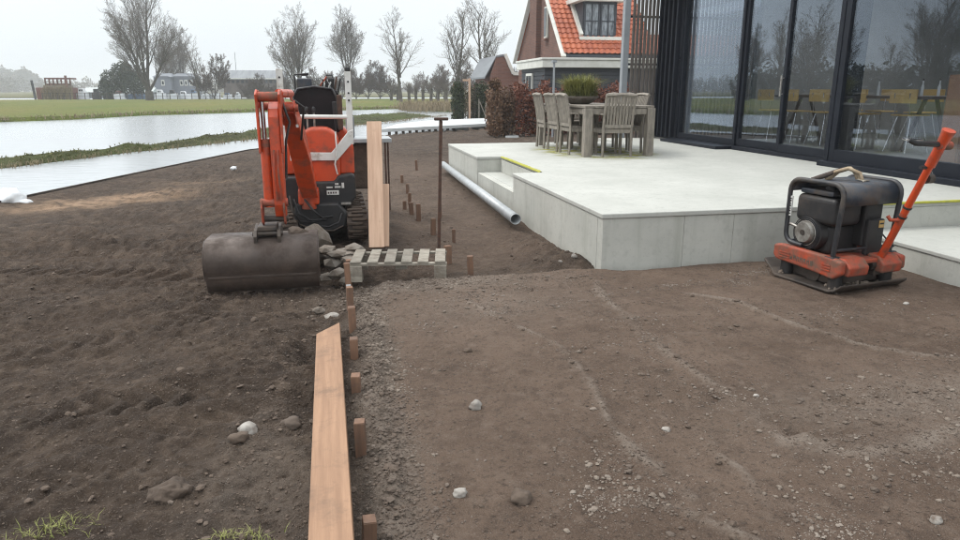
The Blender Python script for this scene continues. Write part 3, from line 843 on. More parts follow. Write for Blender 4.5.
xy = np.concatenate([xy, pc[(pc[:, 1] < 5.3) & ((pc[:, 0] < 4.6) | (pc[:, 1] < 1.2))]])
scatter('soil_crumbs', xy, powers(len(xy), .005, .05, 2.8), M['clod'], 'crumbs and clods of dark soil', 1, .3)
xy = np.concatenate([np.stack([rs.normal(.20, .07, 4200), rs.uniform(1.7, 5.5, 4200)], 1), cloud(2600, .65, 5.22, .5, .16), cloud(900, 2.5, 2.5, .5, .2),
                     cloud(500, 1.0, 4.7, .5, .3), cloud(500, 3.2, 2.7, .5, .12), cloud(500, 1.05, 2.25, .12, .25), cloud(400, 1.7, 3.2, .3, .3), cloud(350, 2.1, 2.0, .4, .08)])
xy = xy[~((xy[:, 0] > 2.15) & (xy[:, 1] > 5.35))]
scatter('gravel', xy, powers(len(xy), .006, .034), M['grit'], 'pale gravelly crumbs along the stakes and pad edge', 2, .3)
xy = np.concatenate([np.stack([rs.uniform(-3, 4.6, 1100), 1.7 + 4.5 * rs.rand(1100) ** 1.3], 1)] + [cloud(int(rs.uniform(40, 200)), rs.uniform(.5, 4.4), 1.8 + 3.6 * rs.rand() ** 1.3, rs.uniform(.05, .2), rs.uniform(.03, .09)) for _ in range(50)])
xy = xy[~((xy[:, 0] > 4.5) & (xy[:, 1] > 3.5)) & ~((xy[:, 0] > 2.15) & (xy[:, 1] > 5.35))]
scatter('pebbles', xy, powers(len(xy), .005, .024, 2.6), M['pebble'], 'small pebbles strewn over the soil', 3, .3)

# single stones large enough to pick out: x, y (photo ground point), size, material
stone_spec = [
 (476, 410, .065, 'stone', 'white stone lying alone near the middle of the packed soil', .8),
 (460, 497, .055, 'stone', 'pale stone lying closest to the camera on the packed soil', .7),
 (666, 431, .045, 'stone', 'small white chip right of the middle of the packed soil', .5),
 (935, 525, .045, 'stone', 'pale stone at the lower right edge of the packed soil', .7),
 (520, 503, .085, 'clod', 'rounded brown clod beside the lowest pale stone on the pad', .7),
 (248, 430, .09, 'stone', 'grey stone left of the loose plank beside a second one', .7),
 (238, 442, .085, 'clod', 'brownish stone just below the grey stone left of the plank', .6),
 (172, 486, .15, 'mud', 'big soil clod with a white fleck, lower left', .7),
 (292, 422, .10, 'grit', 'pale lump close to the left side of the loose plank', .6),
 (574, 262, .05, 'stone', 'white stone at the foot of the soil heap by the terrace corner', .8),
 (560, 263, .04, 'stone', 'smaller white stone left of the soil heap at the terrace corner', .8),
 (332, 305, .11, 'stone', 'pale stone right below the end of the bucket', .6),
 (318, 298, .09, 'rubble', 'grey stone under the right end of the bucket', .6),
 (181, 372, .05, 'clod', 'dark pebble in the wheel ruts on the left', .6),
 (756, 398, .03, 'stone', 'tiny white chip above the small hole in the packed soil', .5),
 (468, 354, .05, 'clod', 'brown pebble in the upper middle of the packed soil', .6),
 (906, 306, .045, 'stone', 'white chip in front of the compactor plate', .5),
]
def pix_ground(px, py, z=0.0):
    d = Vector((px - 480, 270 - py, -F)); d = cam.rotation_euler.to_matrix() @ d
    t = (z - EYE) / d.z
    return d.x * t, d.y * t
for i, (px, py, s, mt, lab, fl) in enumerate(stone_spec):
    x, y = pix_ground(px, py)
    q = MB(); q.rock((0, 0, 0), (s, s * .85, s * fl), 40 + i, 4 if s > .12 else 3)
    o = q.build('clod' if mt in ('clod', 'mud') else 'stone', M[mt], loc=(x, y, gz(x, y) + s * fl * .16))
    props(o, lab, 'stone' if mt not in ('clod', 'mud') else 'clod', 'stones and clods lying on the soil')

# yellowish tufts, lower left
for (px, py, n, lab) in ((238, 533, 70, 'yellow-green grass tuft just left of the loose plank'), (48, 524, 70, 'faint green grass tuft in the lower left corner of the plot')):
    x, y = pix_ground(px, py)
    p_ = np.stack([np.random.normal(x, .07, n), np.random.normal(y, .045, n)], 1)
    z_ = ground_h(p_[:, 0], p_[:, 1])[0]
    o = blades('grass_tuft', np.c_[p_, z_ - .005], .03, .003, M['tuft'], 1.2, per=2, seed=n, kind='stuff')
    props(o, lab)
# ------------------------------------------------------------------ terrace
TX, TY, TZ = 2.22, 5.46, .48
terr = thing('terrace', 'pale concrete terrace with recessed steps in front of the glass doors', 'terrace')
props(terr, kind='structure')
if 'category' in terr: del terr['category']
def panel(lo, hi, name='panel', material='conc_side', bev=.003):
    q = MB(); q.b2(lo, hi); return q.build(name, M[material], terr, bev)
TS = .045     # thickness of the top screed
YB = 13.45    # rear edge
# core under the slab (keeps the joints dark)
q = MB(); q.b2((TX + .08, TY + .08, -.4), (12.8, 8.5, TZ - TS - .004)); q.b2((2.70, 8.5, -.4), (12.8, 10.75, TZ - TS - .004)); q.b2((TX + .08, 10.75, -.4), (12.8, YB - .08, TZ - TS - .004))
q.build('core', M['conc_side'], terr)
# front face, panels divided by narrow joints
xs = [TX, 2.98, 3.46, 5.2, 6.8, 8.2]
for a, b in zip(xs[:-1], xs[1:]):
    panel((a + .0012, TY, -.35), (b - .0012, TY + .12, TZ - TS))
ys = [TY + .123, 6.55, 7.55, 8.5]
for a, b in zip(ys[:-1], ys[1:]):
    panel((TX, a + .001, -.35), (TX + .12, b - .001, TZ - TS))
for a, b in ((10.75, 12.1), (12.1, YB)):
    panel((TX, a + .003, -.35), (TX + .12, b - .003, TZ - TS))
# the notch with one step down
panel((2.60, 8.503, -.35), (2.72, 10.747, TZ - TS))
panel((TX + .003, 8.52, -.35), (TX + .10, 9.62, .235)); panel((TX + .003, 9.626, -.35), (TX + .10, 10.73, .235))
q = MB(); q.b2((TX + .102, 8.51, -.3), (2.598, 10.74, .24)); q.build('step', M['slab'], terr, .008)
panel((TX + .122, 8.38, -.3), (2.599, 8.498, TZ - TS)); panel((TX + .122, 10.752, -.3), (2.599, 10.87, TZ - TS))
panel((TX, YB, -.35), (6.5, YB + .1, TZ - TS))
# top screed, one sheet with the notch cut out, slightly uneven lip
bm = bmesh.new()
out = [(TX - .012, TY - .012), (13, TY - .012), (13, YB + .1), (TX - .012, YB + .1), (TX - .012, 10.74), (2.61, 10.74), (2.61, 8.51), (TX - .012, 8.51)]
vs = [bm.verts.new((x, y, TZ - TS + .002)) for x, y in out]
f = bm.faces.new(vs)
r = bmesh.ops.extrude_face_region(bm, geom=[f])
for v in [g for g in r['geom'] if isinstance(g, bmesh.types.BMVert)]: v.co.z = TZ
bmesh.ops.recalc_face_normals(bm, faces=bm.faces)
me = bpy.data.meshes.new('slab'); bm.to_mesh(me); bm.free(); me.materials.append(M['slab'])
sl = bpy.data.objects.new('slab', me); COL.objects.link(sl); sl.parent = terr
md = sl.modifiers.new('bevel', 'BEVEL'); md.width = .008; md.segments = 2
# moss along the notch edge and the right-hand front edge
def moss_strip(p0, p1, w, z, seed, nrm):
    rnd = random.Random(seed); n = 60; vs = []; fs = []
    for i in range(n + 1):
        t = i / n; x = p0[0] + (p1[0] - p0[0]) * t; y = p0[1] + (p1[1] - p0[1]) * t
        ww = w * (.55 + .5 * rnd.random()) * min(1, 8 * t + .3, 8 * (1 - t) + .3)
        hh = .003 + .003 * rnd.random()
        ox, oy = -nrm[0], -nrm[1]
        vs += [(x - ox * .018, y - oy * .018, z - .012), (x - ox * .018, y - oy * .018, z + hh * .6), (x + ox * ww * .5, y + oy * ww * .5, z + hh), (x + ox * ww, y + oy * ww, z + .001)]
    for i in range(n):
        for k in range(3): fs.append((i * 4 + k, i * 4 + k + 1, i * 4 + k + 5, i * 4 + k + 4))
    q = MB(); q.add(vs, fs, True); return q
o = moss_strip((2.6, 8.55), (2.6, 10.70), .05, TZ, 1, (-1, 0)).build('moss', M['moss']); props(o, 'yellow-green moss along the lip of the stair notch in the terrace', 'moss', 'moss lines on the terrace')
o = moss_strip((4.75, TY - .008), (8.2, TY - .008), .05, TZ, 2, (0, -1)).build('moss', M['moss']); props(o, 'bright yellow-green moss on the terrace edge above the lower step', 'moss', 'moss lines on the terrace')
# lower step to the right
low = thing('lower_step', 'lower pale concrete slab at the right, one step below the terrace', 'step'); props(low, kind='structure'); del low['category']
q = MB(); q.b2((4.70, 1.2, .205), (9, TY - .003, .24)); q.build('slab', M['slab'], low, .007)
for a, b in ((1.2, 3.3), (3.3, TY - .004)):
    q = MB(); q.b2((4.712, a + .003, -.3), (4.85, b - .003, .203)); q.build('panel', M['conc_side'], low, .006)
q = MB(); q.b2((4.86, 1.21, -.3), (8.9, 5.4, .2)); q.build('core', M['conc_side'], low)
# algae round the table feet: a flat stain is part of the surface
mo = bpy.data.materials.new('algae_film'); mo.use_nodes = True
nt = mo.node_tree; P_ = nt.nodes['Principled BSDF']; P_.inputs['Base Color'].default_value = (.36, .35, .07, 1); P_.inputs['Roughness'].default_value = .95
tr = nt.nodes.new('ShaderNodeBsdfTransparent'); mxs = nt.nodes.new('ShaderNodeMixShader'); tcn = nt.nodes.new('ShaderNodeTexCoord')
nn = nt.nodes.new('ShaderNodeTexNoise'); nn.inputs['Scale'].default_value = 3.2; nn.inputs['Detail'].default_value = 6
nt.links.new(tcn.outputs['Object'], nn.inputs['Vector'])
gr = nt.nodes.new('ShaderNodeTexGradient'); gr.gradient_type = 'SPHERICAL'
mpn = nt.nodes.new('ShaderNodeMapping'); mpn.inputs['Location'].default_value = (0, 0, 0); mpn.inputs['Scale'].default_value = (.95, .62, 1)
nt.links.new(tcn.outputs['Object'], mpn.inputs['Vector']); nt.links.new(mpn.outputs[0], gr.inputs['Vector'])
mm = nt.nodes.new('ShaderNodeMath'); mm.operation = 'MULTIPLY'
mr_ = nt.nodes.new('ShaderNodeMapRange'); mr_.inputs['From Min'].default_value = .42; mr_.inputs['From Max'].default_value = .6
nt.links.new(nn.outputs['Fac'], mr_.inputs['Value']); 
mg = nt.nodes.new('ShaderNodeMapRange'); mg.inputs['From Max'].default_value = .35
nt.links.new(gr.outputs['Fac'], mg.inputs['Value'])
nt.links.new(mr_.outputs[0], mm.inputs[0]); nt.links.new(mg.outputs[0], mm.inputs[1])
m3 = nt.nodes.new('ShaderNodeMath'); m3.operation = 'MULTIPLY'; m3.inputs[1].default_value = .75; nt.links.new(mm.outputs[0], m3.inputs[0])
nt.links.new(m3.outputs[0], mxs.inputs[0]); nt.links.new(tr.outputs[0], mxs.inputs[1]); nt.links.new(P_.outputs[0], mxs.inputs[2])
nt.links.new(mxs.outputs[0], [n for n in nt.nodes if n.type == 'OUTPUT_MATERIAL'][0].inputs['Surface'])
q = MB(); q.add([(-1.3, -1.8, 0), (1.3, -1.8, 0), (1.3, 1.8, 0), (-1.3, 1.8, 0)], [(0, 1, 2, 3)])
o = q.build('algae_stain', mo, terr, loc=(4.35, 11.3, TZ + .003))

# ------------------------------------------------------------------ house with the glass front
WX, WI = 6.62, 7.0           # outer and inner door planes
hs_ = thing('house', 'modern house with tall dark-framed sliding glass doors and slatted screen', 'house', (0, 0, 0))
FL = TZ + .02
ZT = 3.55
def hp(name, lo, hi, m_='frame', bev=.006, parent=hs_):
    q = MB(); q.b2(lo, hi); return q.build(name, M[m_], parent, bev)
# interior; near end wall left out to let more daylight in
hp('floor', (WI - .05, -1.4, TZ + .003), (14.5, 14.55, FL), 'room_floor', 0)
hp('wall', (14.3, -1.4, FL), (14.5, 14.5, ZT), 'room_wall', 0)
hp('wall', (9.3, 14.3, FL), (14.3, 14.5, ZT), 'room_wall', 0)
q = MB(); q.b2((7.2, 14.36, FL + .1), (9.25, 14.372, ZT - .1)); q.build('glass', M['glass'], hs_)
hp('plinth', (5.7, YB + .102, -.3), (9.3, 14.52, TZ - .004), 'conc_side', .006)
hp('roof', (WX - .02, -1.7, ZT), (9.6, 14.6, ZT + .35), 'frame', .01)
hp('roof', (12.6, -1.7, ZT), (14.6, 14.6, ZT + .35), 'frame', .01)
hp('roof', (9.6, 13.2, ZT), (12.6, 14.6, ZT + .35), 'frame', 0); hp('roof', (9.6, -1.7, ZT), (12.6, 7.0, ZT + .35), 'frame', 0)   # opening added above the table to brighten the room, no roof light known
# frames: (kind, y0, y1, plane)
def door(y0, y1, X, st=.085, rail=.14):
    d = thing('sliding_door', None, None); del d; 
    root = bpy.data.objects.new('sliding_door', None); COL.objects.link(root); root.parent = hs_
    q = MB(); q.b2((X, y0, FL + .05), (X + .07, y0 + st, ZT)); q.b2((X, y1 - st, FL + .05), (X + .07, y1, ZT))
    q.b2((X + .002, y0 + st, FL + .05), (X + .068, y1 - st, FL + .05 + rail)); q.b2((X + .002, y0 + st, ZT - .12), (X + .068, y1 - st, ZT))
    q.build('frame', M['frame'], root, .004)
    q = MB(); q.b2((X + .03, y0 + st, FL + .05 + rail), (X + .042, y1 - st, ZT - .12)); q.build('glass', M['glass'], root)
    return root
# bay 1 (far), bay 2, bay 3, bay 4
door(11.30, 13.42, WI, .06, .10)
d2 = door(9.98, 11.235, WI + .002, .07, .12)
d3 = door(8.56, 9.96, WI - .08, .07, .12)
d4 = door(4.9, 8.47, WX + .1, .10, .16)
door(1.0, 4.88, WX + .102, .14, .16)
hp('post', (WI - .03, 11.238, FL), (WI + .12, 11.297, ZT))
hp('post', (WX + .09, 8.473, FL), (WI + .12, 8.555, ZT))
hp('post', (WI - .02, 13.423, FL), (WI + .12, 13.466, ZT))
hp('sill', (WX, 11.24, TZ + .001), (WI - .002, YB - .05, TZ + .055))
hp('sill', (WI - .10, 8.62, TZ + .001), (WI + .12, 11.20, TZ + .065))
hp('sill', (WX, 1.0, TZ + .001), (WX + .2, 8.56, TZ + .07))
hp('sill', (WI + .001, 11.22, TZ + .021), (WI + .15, 13.4, TZ + .064))
# handles on the meeting stiles
for (y, X, par) in ((10.015, WI + .002, d2), (9.925, WI - .08, d3)):
    q = MB(); q.cyl((X - .045, y, 1.40), (X - .045, y, 1.72), .013, n=10); q.bar((X - .045, y, 1.44), (X, y, 1.44), .015, .015); q.bar((X - .045, y, 1.68), (X, y, 1.68), .015, .015)
    q.build('handle', M['alu'], par)
# dark vertical louvres beside the first door
hp('wall', (WI + .02, 13.47, TZ + .003), (WI + .12, 14.5, ZT), 'frame')
for i in range(5):
    y = 13.50 + i * .19
    q = MB(); q.b2((WI - .12, y, TZ + .06), (WI - .03, y + .06, ZT)); q.build('slat', M['frame'], hs_, .004)
for z in (1.42, 2.10): q = MB(); q.b2((WI - .028, 13.48, z), (WI + .018, 14.45, z + .05)); q.build('rail', M['frame'], hs_)
# batten screen standing out from the corner
scr = bpy.data.objects.new('batten_screen', None); COL.objects.link(scr); scr.parent = hs_
for i in range(34):
    x = 6.42 + i * .088
    q = MB(); q.b2((x, 14.56, TZ - .3), (x + .040, 14.64, 4.3)); q.build('slat', M['screen_wood'], scr, .003)
for z in (1.40, 2.02, 3.0):
    q = MB(); q.b2((6.36, 14.645, z), (9.4, 14.68, z + .045)); q.build('rail', M['frame'], scr, .003)
hp('post', (6.19, 14.52, TZ - .3), (6.32, 14.65, 4.3), 'grey_post', .005)
# screen outside seen mirrored in the first door belongs to the same row of battens
# furniture inside
def room_table():
    t = thing('dining_table', 'long dark table behind the glass doors', 'table', (9.75, 11.6, FL), R(-3))
    q = MB(); q.box((0, 0, .88), (1.0, 4.6, .05)); q.build('tabletop', M['dark_table'], t, .006)
    for y in (-1.7, 1.7):
        for s in (-1, 1):
            q = MB(); q.bar((s * .1, y, .86), (s * .42, y, 0), .05, .05); q.build('leg', M['dark_table'], t, .004)
    return t
room_table()
def ychair():
    c = thing('chair', 'yellow plywood chair on thin steel legs behind the glass', 'chair')
    q = MB(); q.box((0, 0, .60), (.40, .40, .025)); q.build('seat', M['yellow_ply'], c, .01)
    vs = []
    q = MB()
    for i in range(5):
        a = (i - 2) / 2 * .5; q.box((-.22 + .05 * (a * a), math.sin(a) * .42, .90), (.018, .105, .22), (0, 0, -a * .3))
    q.build('backrest', M['yellow_ply'], c, .004)
    for sx, sy in ((-1, -1), (-1, 1), (1, -1), (1, 1)):
        q = MB(); q.tube([(sx * .12, sy * .12, .60), (sx * .24, sy * .21, 0)], .011, 8); q.build('leg', M['chrome'], c)
    for sy in (-1, 1):
        q = MB(); q.tube([(-.17, sy * .14, .59), (-.23, sy * .14, .95)], .009, 6); q.build('back_post', M['chrome'], c)
    return c
c0 = ychair()
clabels = ['yellow chair behind the third glass door, farthest from the camera', 'second yellow chair behind the third glass door', 'third yellow chair behind the third glass door, next to the post',
           'yellow chair just right of the wide dark post, behind the fixed pane', 'dim chair in the middle of the table behind the large pane', 'chair at the near end of the table inside the house']
spots = [(8.95, 13.1, .05), (9.0, 12.35, -.04), (9.05, 11.6, .06), (9.12, 10.75, 0), (9.3, 9.9, .1), (10.7, 9.7, 2.9)]
for i, (x, y, a) in enumerate(spots):
    c = c0 if i == 0 else copy_tree(c0)
    c.location = (x, y, FL); c.rotation_euler = (0, 0, a); props(c, clabels[i], 'chair', 'chairs at the table inside the house')
for i, (x, y, a) in enumerate([(10.5, 12.8, 3.1), (10.5, 11.9, 3.2), (10.55, 11.0, 3.1)]):
    c = copy_tree(c0); c.location = (x, y, FL); c.rotation_euler = (0, 0, a)
    props(c, ['far-side chair opposite the first yellow one at the inside table', 'far-side chair opposite the second yellow one at the inside table', 'far-side chair opposite the third yellow one at the inside table'][i], 'chair', 'chairs at the table inside the house')
blab = ['pale bottle on the inside table, left of the wide dark post', 'pale bottle left of two behind the large pane', 'pale bottle right of two behind the large pane']
for i, (x, y) in enumerate(((9.5, 10.9), (9.55, 10.0), (9.6, 9.72))):
    b = thing('bottle', blab[i], 'bottle', (x, y, FL + .905), 0, 'bottles on the inside table')
    q = MB(); q.lathe([(.022, 0), (.023, .14), (.010, .19), (.010, .25)], n=12); q.build('body', M['hull_white'], b)
    q = MB(); q.lathe([(.012, .245), (.012, .27)], n=10); q.build('cap', M['dark_table'], b)
b = thing('cabinet', 'tall brown cabinet inside the house at the right edge', 'cabinet', (8.45, 8.0, FL))
q = MB(); q.box((0, 0, .6), (.5, .34, 1.2)); q.build('body', M['brown_cloth'], b, .01)
q = MB(); q.box((-.258, 0, .6), (.014, .30, 1.1)); q.build('door', M['brown_cloth'], b, .004)

# ------------------------------------------------------------------ garden table, chairs, planter on the terrace
tb = thing('garden_table', 'long grey weathered teak table with thick square legs on the terrace', 'table', (4.42, 11.62, TZ))
LX, LY = .52, 1.22
for i in range(8):
    q = MB(); q.box((0, 0, 0), (.138, 2.50, .035)); q.build('plank', M['teak'], tb, .004, loc=(-.50 + i * .1435, 0, .765))
q = MB()
for s in (-1, 1): q.box((s * (LX - .0), 0, .695), (.045, 2.3, .09)); q.box((0, s * (LY - .0), .695), (.9, .045, .09))
q.build('apron', M['teak'], tb, .004)
for sx in (-1, 1):
    for sy in (-1, 1):
        q = MB(); q.box((0, 0, .372), (.125, .125, .744)); q.build('leg', M['teak'], tb, .006, loc=(sx * LX, sy * LY, 0))
def garden_chair():
    c = thing('garden_chair', 'x', 'chair')
    # faces +x; back at -x
    for sy in (-1, 1):
        q = MB(); q.tube([(-.235, sy * .235, 0), (-.22, sy * .235, .42), (-.25, sy * .235, .66), (-.31, sy * .235, .93)], .024, 4, smooth=False); q.build('leg', M['teak'], c, .003)
        q = MB(); q.box((.22, sy * .245, .32), (.042, .042, .64)); q.build('leg', M['teak'], c, .004)
        q = MB(); q.box((-.01, sy * .25, .655), (.50, .052, .026)); q.build('armrest', M['teak'], c, .006)
    q = MB(); q.box((0, .225, .395), (.42, .022, .06)); q.box((0, -.225, .395), (.42, .022, .06)); q.box((.21, 0, .395), (.022, .43, .06)); q.box((-.21, 0, .395), (.022, .43, .06)); q.build('seat_frame', M['teak'], c, .003)
    for i in range(6):
        q = MB(); q.box((-.18 + i * .074, 0, .435), (.062, .43, .016)); q.build('seat_slat', M['teak'], c, .003)
    q = MB(); q.tube([(-.316, -.25, .935), (-.325, 0, .95), (-.316, .25, .935)], .032, 4, smooth=False); q.build('top_rail', M['teak'], c, .004)
    q = MB(); q.box((-.228, 0, .47), (.028, .44, .05)); q.build('lower_rail', M['teak'], c, .004)
    first = None
    for i in range(8):
        y = -.18 + i * .0515
        if first is None:
            q = MB()
            q.add([(-.236, -.018, .49), (-.236, .018, .49), (-.224, .018, .49), (-.224, -.018, .49),
                   (-.268, -.018, .70), (-.268, .018, .70), (-.256, .018, .70), (-.256, -.018, .70),
                   (-.318, -.018, .93), (-.318, .018, .93), (-.306, .018, .93), (-.306, -.018, .93)],
                  [(0,1,5,4),(1,2,6,5),(2,3,7,6),(3,0,4,7),(4,5,9,8),(5,6,10,9),(6,7,11,10),(7,4,8,11)])
            first = q.build('back_slat', M['teak'], c, loc=(0, y, 0))
        else: inst(first, c, loc=(0, y, 0))
    return c
gc = garden_chair()
gl = [('grey teak armchair nearest the camera, its slatted back towards us at the table end', 4.36, 10.52, R(90)),
      ('grey teak chair on the left side of the table, nearest of three', 3.98, 11.02, 0), ('grey teak chair on the left side of the table, middle of three', 3.97, 11.66, .03),
      ('grey teak chair on the left side of the table, farthest of three', 3.95, 12.30, -.02),
      ('grey teak chair on the right side of the table, nearest of three', 4.80, 11.1, R(180)), ('grey teak chair on the right side of the table, middle of three', 4.82, 11.72, R(178)),
      ('grey teak chair on the right side of the table, farthest of three', 4.80, 12.32, R(182)), ('grey teak chair at the far end of the table behind the planter', 4.55, 13.05, R(-90))]
for i, (lab, x, y, a) in enumerate(gl):
    c = gc if i == 0 else copy_tree(gc)
    c.location = (x, y, TZ); c.rotation_euler = (0, 0, a); props(c, lab, 'chair', 'teak chairs round the garden table')
pl = thing('planter_bowl', 'shallow grey bowl on the table planted with golden-green grass', 'planter', (4.25, 11.75, TZ + .7825))
q = MB(); q.lathe([(.15, 0), (.20, .02), (.29, .09), (.33, .13), (.31, .135), (.27, .10)], n=32); q.build('bowl', M['rubble'], pl)
q = MB(); q.lathe([(.01, .10), (.29, .115), (.29, .118), (.01, .13)], n=20); q.build('soil', M['mud'], pl)
a_ = np.random.rand(520) * 6.283; r_ = .24 * np.sqrt(np.random.rand(520))
bl = blades('foliage', np.c_[r_ * np.cos(a_), r_ * np.sin(a_), np.full(520, .11)], .30, .008, M['blade_gold'], .95, per=5, seed=4, parent=pl, kind=None)
a_ = np.random.rand(300) * 6.283; r_ = .30 * np.sqrt(np.random.rand(300))
blades('foliage', np.c_[r_ * np.cos(a_), r_ * np.sin(a_), np.full(300, .11)], .11, .012, M['blade'], 1.3, per=3, seed=14, parent=pl, kind=None)
# flag pole-like post behind the terrace
# ------------------------------------------------------------------ excavator
ex = thing('mini_excavator', 'small orange tracked excavator with upright arm and wide ditch bucket', 'excavator', (0, 0, 0))
def ep(q, name, m_, bev=.006, parent=ex, **k): return q.build(name, M[m_] if isinstance(m_, str) else m_, parent, bev, **k)
def sub(name, parent=ex):
    o = bpy.data.objects.new(name, None); COL.objects.link(o); o.parent = parent; return o
XC = -.16      # machine centre line
# tracks
for (x0, x1) in ((-.56, -.38), (.10, .31)):
    tr_ = sub('track')
    y0, y1, rr = 7.15, 8.25, .15
    zc = .02 + rr
    pts = []
    N_ = 44
    per = []
    for i in range(12): a = math.pi / 2 + math.pi * i / 12; per.append((y0 + rr * math.cos(a), zc + rr * math.sin(a)))
    for i in range(8): per.append((y0 + (y1 - y0) * i / 8, zc - rr))
    for i in range(12): a = -math.pi / 2 + math.pi * i / 12; per.append((y1 + rr * math.cos(a), zc + rr * math.sin(a)))
    for i in range(8): per.append((y1 - (y1 - y0) * i / 8, zc + rr))
    q = MB(); n = len(per)
    inner = [(y0 + (p[0] - y0) * 1 if False else p[0] * .0 + (y0 + y1) / 2 + (p[0] - (y0 + y1) / 2) * .965, zc + (p[1] - zc) * .84) for p in per]
    vs = []
    for (py, pz), (iy, iz) in zip(per, inner):
        vs += [(x0, py, pz), (x1, py, pz), (x1, iy, iz), (x0, iy, iz)]
    fs = []
    for i in range(n):
        j = (i + 1) % n
        for k in range(4): fs.append((i * 4 + k, i * 4 + (k + 1) % 4, j * 4 + (k + 1) % 4, j * 4 + k))
    q.add(vs, fs); q.build('belt', M['rubber'], tr_, .004)
    q = MB()
    for i in range(n):
        (ay, az), (by, bz) = per[i], per[(i + 1) % n]
        my, mz = (ay + by) / 2, (az + bz) / 2
        ang = math.atan2(bz - az, by - ay)
        q.box(((x0 + x1) / 2 + (-.02 if i % 2 else .02), my + math.sin(ang) * -.0, mz), (x1 - x0 - .06, .028, .045), (ang, 0, 0))
    lug = q.build('lug', M['mud'], tr_, .006); lug['kind'] = 'stuff'
    q = MB(); q.b2((x0 + .04, y0 + .1, .08), (x1 - .04, y1 - .1, .26)); ep(q, 'track_frame', 'mud', .02, tr_)
    for yy in (y0, y1):
        q = MB(); q.cyl((x0 + .02, yy, zc), (x1 - .02, yy, zc), .115, n=20); q.cyl((x0 - .012, yy, zc), (x0 + .02, yy, zc), .05, n=12); ep(q, 'wheel', 'dark_steel', .01, tr_)
# undercarriage, blade and arms
q = MB(); q.b2((-.38, 7.25, .13), (.10, 8.1, .30)); q.cyl((XC + .02, 7.7, .28), (XC + .02, 7.7, .40), .24, n=28); ep(q, 'undercarriage', 'black_plastic', .02)
bl_ = sub('dozer_blade')
q = MB(); q.add([(-.42, 8.5, .06), (.16, 8.5, .06), (.16, 8.56, .16), (-.42, 8.56, .16), (.16, 8.52, .32), (-.42, 8.52, .32)], [(0, 1, 2, 3), (3, 2, 4, 5)]); 
o = q.build('plate', M['dark_steel'], bl_); sm_ = o.modifiers.new('solid', 'SOLIDIFY'); sm_.thickness = .03
for s in (-.28, .02):
    q = MB(); q.bar((s, 8.5, .15), (s, 8.0, .2), .06, .07); ep(q, 'strut', 'dark_steel', .01, bl_)
# curved black skirt under the swing frame with its pale rim, front hoses
q = MB(); q.prism([(-.42, .22), (-.30, .13), (-.02, .11), (.08, .15), (.11, .30), (.02, .40), (-.40, .40)], 'y', 7.02, 7.12); ep(q, 'skirt', 'black_plastic', .02)
q = MB(); q.tube([(-.36, 7.01, .20), (-.22, 7.0, .135), (-.04, 7.0, .125), (.06, 7.01, .17)], .008, 8); ep(q, 'rim', 'dark_steel', 0)
for i, pts in enumerate(([(-.44, 6.96, .50), (-.42, 6.9, .36), (-.36, 6.95, .24), (-.22, 7.02, .22)], [(-.40, 6.97, .46), (-.36, 6.88, .33), (-.26, 6.95, .25), (-.1, 7.02, .24)], [(.05, 7.0, .30), (.02, 6.94, .22), (-.08, 6.98, .17), (-.2, 7.03, .18)], [(-.30, 6.95, .46), (-.22, 6.86, .36), (-.14, 6.94, .27), (-.04, 7.02, .27)])):
    q = MB(); q.tube(pts, .011, 8); ep(q, 'hose', 'black_plastic', 0)
# upper body: black base casting with lips
q = MB(); q.prism([(-.52, .40), (-.52, .60), (-.48, .665), (-.30, .665), (-.27, .61), (.0, .61), (.03, .665), (.17, .69), (.205, .65), (.205, .44), (.14, .36), (-.40, .36)], 'y', 7.10, 8.35); ep(q, 'base_casting', 'black_plastic', .025, seg=3)
q = MB(); q.b2((.05, 7.085, .37), (.15, 7.105, .395)); ep(q, 'step_plate', 'alu', .003)
# plates with small lettering
q = MB(); q.b2((-.085, 7.090, .475), (.035, 7.098, .52)); ep(q, 'data_plate', 'white_paint', .002)
def letters(txt, size, loc, rot, m_, parent, name='lettering', ext=.0008):
    cu = bpy.data.curves.new(name, 'FONT'); cu.body = txt; cu.size = size; cu.extrude = ext; cu.align_x = 'CENTER'; cu.align_y = 'CENTER'
    o = bpy.data.objects.new(name, cu); COL.objects.link(o); o.location = loc; o.rotation_euler = rot
    if parent is not None: o.parent = parent
    cu.materials.append(m_ if not isinstance(m_, str) else M[m_]); return o
# small white marks and plates: unreadable in the photograph, only their shapes
q = MB()
for (a, b, z0, z1) in ((-.085, -.025, .545, .558), (-.005, .055, .545, .562), (.065, .090, .542, .595), (.0, .035, .575, .592)): q.b2((a, 7.092, z0), (b, 7.098, z1))
ep(q, 'sticker_marks', 'white_paint', 0)
q = MB()
for i in range(4):
    q.b2((-.075 + i * .024, 7.0888, .488), (-.060 + i * .024, 7.0898, .507))
ep(q, 'plate_marks', 'dark_steel', 0)
# orange covers
def hood(x0, x1, y0, y1, z0, z1, r=.06):
    q = MB()
    poly = []
    for (cx, cz, a0) in ((x1 - r, z1 - r, 0), (x0 + r, z1 - r, 90)):
        for k in range(7): a = R(a0 + 90 * k / 6); poly.append((cx + r * math.cos(a), cz + r * math.sin(a)))
    poly += [(x0, z0), (x1, z0)]
    q.prism(poly, 'y', y0, y1); return q
q = hood(-.325, .062, 7.14, 7.42, .565, 1.14, .15); ep(q, 'front_cover', 'orange', .03, seg=3)
q = hood(.055, .205, 7.2, 8.2, .67, .99, .06); ep(q, 'side_cover', 'orange', .02, seg=3)
q = hood(-.52, -.36, 7.25, 8.2, .67, .96, .05); ep(q, 'side_cover', 'orange', .02, seg=3)
q = hood(-.48, .18, 7.95, 8.4, .60, 1.10, .09); ep(q, 'engine_cover', 'orange', .03, seg=3)
q = MB(); q.b2((-.44, 7.43, .62), (.06, 7.94, .68)); ep(q, 'floor_plate', 'black_plastic', .01)
